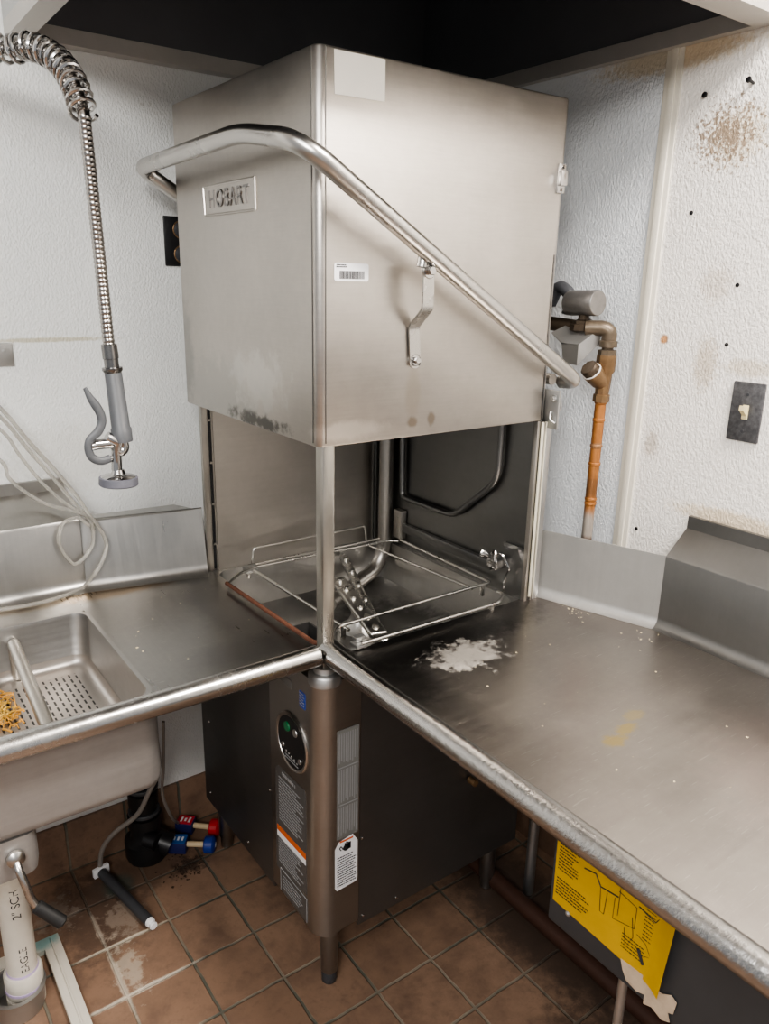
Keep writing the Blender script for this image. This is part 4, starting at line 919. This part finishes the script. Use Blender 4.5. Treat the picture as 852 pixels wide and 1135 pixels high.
# ------------------------------------------------------------------ floor drain, PVC waste and clutter under the left table
fd = thing('floor_sink', 'white-framed floor sink with steel funnel under the left table', 'floor drain', (-.56, .36, FL))
bm = BM()
fx0, fx1, fy0, fy1 = -.72, -.412, .21, .505
shell_loft(bm, [ring(fx0, fx1, fy0, fy1, FL+.0005), ring(fx0, fx1, fy0, fy1, FL+.012), ring(fx0+.004, fx1-.004, fy0+.004, fy1-.004, FL+.014), ring(fx0+.036, fx1-.036, fy0+.036, fy1-.036, FL+.014), ring(fx0+.036, fx1-.036, fy0+.036, fy1-.036, FL+.0005)])
box(bm, (fx1-.020, fy0+.01, FL+.013), (fx1-.016, fy1-.01, FL+.018), .001); obj('drain_frame', bm, 'whitepaint', fd)
bm = BM(); lathe(bm, (-.525, .365, FL+.001), (0, 0, 1), [(0, .050), (.05, .056), (.055, .058), (.056, .050), (.012, .040)], 30); obj('drain_funnel', bm, 'galv', fd)
PX, PY = -.508, .37
pv = thing('pvc_drain_pipe', 'white plastic drain pipe with black lettering under the sink', 'pipe', (PX, PY, .09))
bm = BM(); tube(bm, [(PX, PY, .12), (PX, PY, .623)], .0300, 28); pvp = obj('pipe', bm, 'pvc', pv)
bm = BM(); lathe(bm, (PX, PY, .048), (0, 0, 1), [(0, .033), (.004, .0375), (.03, .038), (.032, .034), (.036, .0375), (.085, .0385), (.090, .036), (.090, .031)], 30); obj('pipe_coupling', bm, 'pvc', pv, label='white glued coupling')
bm = BM(); lathe(bm, (PX, PY, .135), (0, 0, 1), [(0, .0315), (.006, .0312), (.008, .0305)], 30); lathe(bm, (PX, PY, .097), (0, 0, 1), [(0, .0388), (.003, .0390), (.006, .0388)], 30); obj('primer_ring', bm, 'purple', pv, label='purple primer stain ring')
vd = V((CAM.x-PX, CAM.y-PY, 0)).normalized(); ang0 = math.atan2(vd.y, vd.x)
def pipe_text(s_, size, z_, dth=0, bmx=None):
    b = text_bm(s_, size, .0001, (0, 0, 0), (0, 0, 1), (-1, 0, 0))      # x -> across (up = -x), z along
    for v in b.verts:
        th = ang0 + dth + v.co.x/.0300
        v.co = V((PX + .0303*math.cos(th), PY + .0303*math.sin(th), z_ + v.co.z))
    if bmx:
        me = bpy.data.meshes.new('t'); b.to_mesh(me); bmx.from_mesh(me); b.free(); return bmx
    return b
bm = pipe_text('2" SCH', .024, .325, .12); obj('pipe_lettering', bm, 'print', pvp)
bm = pipe_text('EAGLE', .022, .182, .18)
obj('pipe_lettering', bm, 'print', pvp)
bk = thing('waste_standpipe', 'black plastic waste pipe trap standing on the floor by the wall', 'pipe', (-.13, .66, FL))
bx_, by_ = at(163, 945, 2, FL).x, .655
bm = BM(); lathe(bm, (bx_, by_, FL), (0, 0, 1), [(0, .052), (.012, .056), (.055, .056), (.062, .042), (.075, .038), (.10, .038), (.10, .044), (.13, .044), (.13, .034), (.165, .034), (.165, .039), (.20, .039), (.205, .030), (.42, .030)], 26)
tube(bm, [(bx_+.02, by_-.02, FL+.05), (bx_+.05, by_-.045, FL+.035)], .030, 18); tube(bm, [(bx_-.01, by_-.03, FL+.075), (bx_+.01, by_-.055, FL+.07)], .022, 18); obj('trap_body', bm, 'black', bk)
for z_ in (FL+.135, FL+.21): bm = BM(); lathe(bm, (bx_, by_, z_), (0, 0, 1), [(0, .0405), (.003, .041), (.008, .041), (.010, .0395)], 26); obj('clamp_ring', bm, 'darkgrey', bk)

ct = thing('chemical_tube', 'grey suction tube with white clip and dark weight on the floor tiles', 'tube', (-.25, .55, FL))
e0, e1 = at(112, 966, 2, FL+.014), at(170, 1026, 2, FL+.014)
bm = BM(); tube(bm, smooth_path([at(170, 800, 1, .535), at(176, 850, 1, .545), at(165, 878, 1, .56), at(152, 903, 1, .585), at(128, 922, 1, .61), at(114, 940, 1, .63), e0+V((0, .005, .01)), e0+(e1-e0)*.03], 8), .0062, 10); obj('suction_hose', bm, 'tubegrey', ct)
d_ = (e1-e0).normalized()
bm = BM(); tube(bm, [e0, e0.lerp(e1, .04), e0.lerp(e1, .93)], .0125, 16); obj('tube_weight', bm, 'darkgrey', ct, label='dark grey weighted tube')
bm = BM(); obox(bm, e0+V((0, 0, .003)), d_, d_.cross(V((0, 0, 1))), (0, 0, 1), .006, .021, .012, .002); obj('tube_clip', bm, 'white', ct, label='white clip at the hose joint')
bm = BM(); lathe(bm, e0.lerp(e1, .925), d_, [(0, .0118), (.008, .0112), (.010, .006), (.018, .0055), (.019, .010), (.022, .0085)], 14); obj('tube_tip', bm, 'white', ct, label='white end tip')

def hosecap(px, py, dirx, capm, tagm, tagm2, label, tagstuff, turn=0):
    c0 = at(px, py, 2, FL+.0232)
    t = thing('hose_cap', label, 'cap', (c0.x, c0.y, FL), 'small caps on the tile floor')
    d = V(dirx).normalized(); s_ = d.cross(V((0, 0, 1)))
    b = BM(); lathe(b, c0-d*.014, d, [(0, .012), (.001, .020), (.004, .0228), (.024, .0228), (.029, .018), (.031, .008)], 24); obj('cap', b, capm, t)
    b = BM(); lathe(b, c0+d*.0168, d, [(0, .007), (.0006, .007)], 12); obj('cap_mark', b, 'white', t, label='pale mark on the cap end')
    b = BM(); tube(b, [c0-d*.012, c0-d*.062], .0078, 12); obj('stem', b, 'tan', t, label='tan stem')
    b = BM(); obox(b, c0-d*.084+V((0, 0, -.002)), d, s_, (0, 0, 1),   .024, .019, .017, .002); tgo = obj('tag_block', b, tagm2, t)
    b = BM(); obox(b, c0-d*.084+V((0, 0, .0155)), d, s_, (0, 0, 1), .022, .0175, .0006); t2 = obj('tag_face', b, tagm, tgo)
    b = BM()
    r_ = random.Random(px)
    for k in range(3): obox(b, c0-d*(.072+.011*k)+V((0, 0, .0165)), d, s_, (0, 0, 1), .0028, r_.uniform(.006, .011), .0003)
    obj('tag_print', b, 'white', t2)
    b = BM(); lathe(b, c0-d*.107, -d, [(0, .008), (.004, .008), (.006, .005)], 14); obj('end_plug', b, 'white', t)
vr = AX_R.copy(); vr.z = 0; vr.normalize()
vf = AX_F.copy(); vf.z = 0; vf.normalize()
hosecap(232, 936, vr*1-vf*.02, 'bluecap', 'bluetag', 'navy', 'small blue round cap with tan stem and blue tag on the floor', 1)
hosecap(238, 917, vr*1-vf*.12, 'redcap', 'redtag', 'navy', 'small red round cap with tan stem and red tag on the floor', 1)
vtube('thin_tube', [at(181, 800, 1, .54), at(181, 850, 1, .56), at(180, 880, 1, .60), at(190, 905, 1, .63), at(200, 914, 2, FL+.02), at(209, 918, 2, FL+.016)], .0042, 'tubegrey', 'thin grey tube running down to the red tagged cap', 6)

# ------------------------------------------------------------------ light
def area(name, loc, target, size, energy, col=(1, 1, 1), sy=None):
    l = bpy.data.lights.new(name, 'AREA'); l.shape = 'RECTANGLE'; l.size = size; l.size_y = sy or size; l.energy = energy; l.color = col
    o = bpy.data.objects.new(name, l); C.objects.link(o); o.location = loc
    o.rotation_euler = (V(target)-V(loc)).to_track_quat('-Z', 'Y').to_euler(); return o
area('key_fill_light', (.42, -1.15, 2.70), (.35, -.6, 1.0), .42, 62, (1, .925, .86), .42)  # key: ceiling lamp at upper right, inferred from the shadows
area('key_fill_light', (-1.2, -.9, 2.70), (-.5, -.2, 1.0), .9, 26, (.98, .99, 1.0), 1.0)  # unseen lamp added at the left for general fill
area('key_fill_light', (-1.9, -2.4, 2.60), (-.1, .1, .6), 1.2, 66, (1, .965, .93), .6)  # unseen fill lamp added behind the camera to brighten under the tables
w = bpy.data.worlds.new('world'); bpy.context.scene.world = w; w.use_nodes = True
bg = w.node_tree.nodes['Background']; bg.inputs['Color'].default_value = (.95, .97, 1, 1); bg.inputs['Strength'].default_value = .38
vs = bpy.context.scene.view_settings
vs.view_transform = 'AgX'; vs.look = 'AgX - Medium High Contrast'; vs.exposure = .28
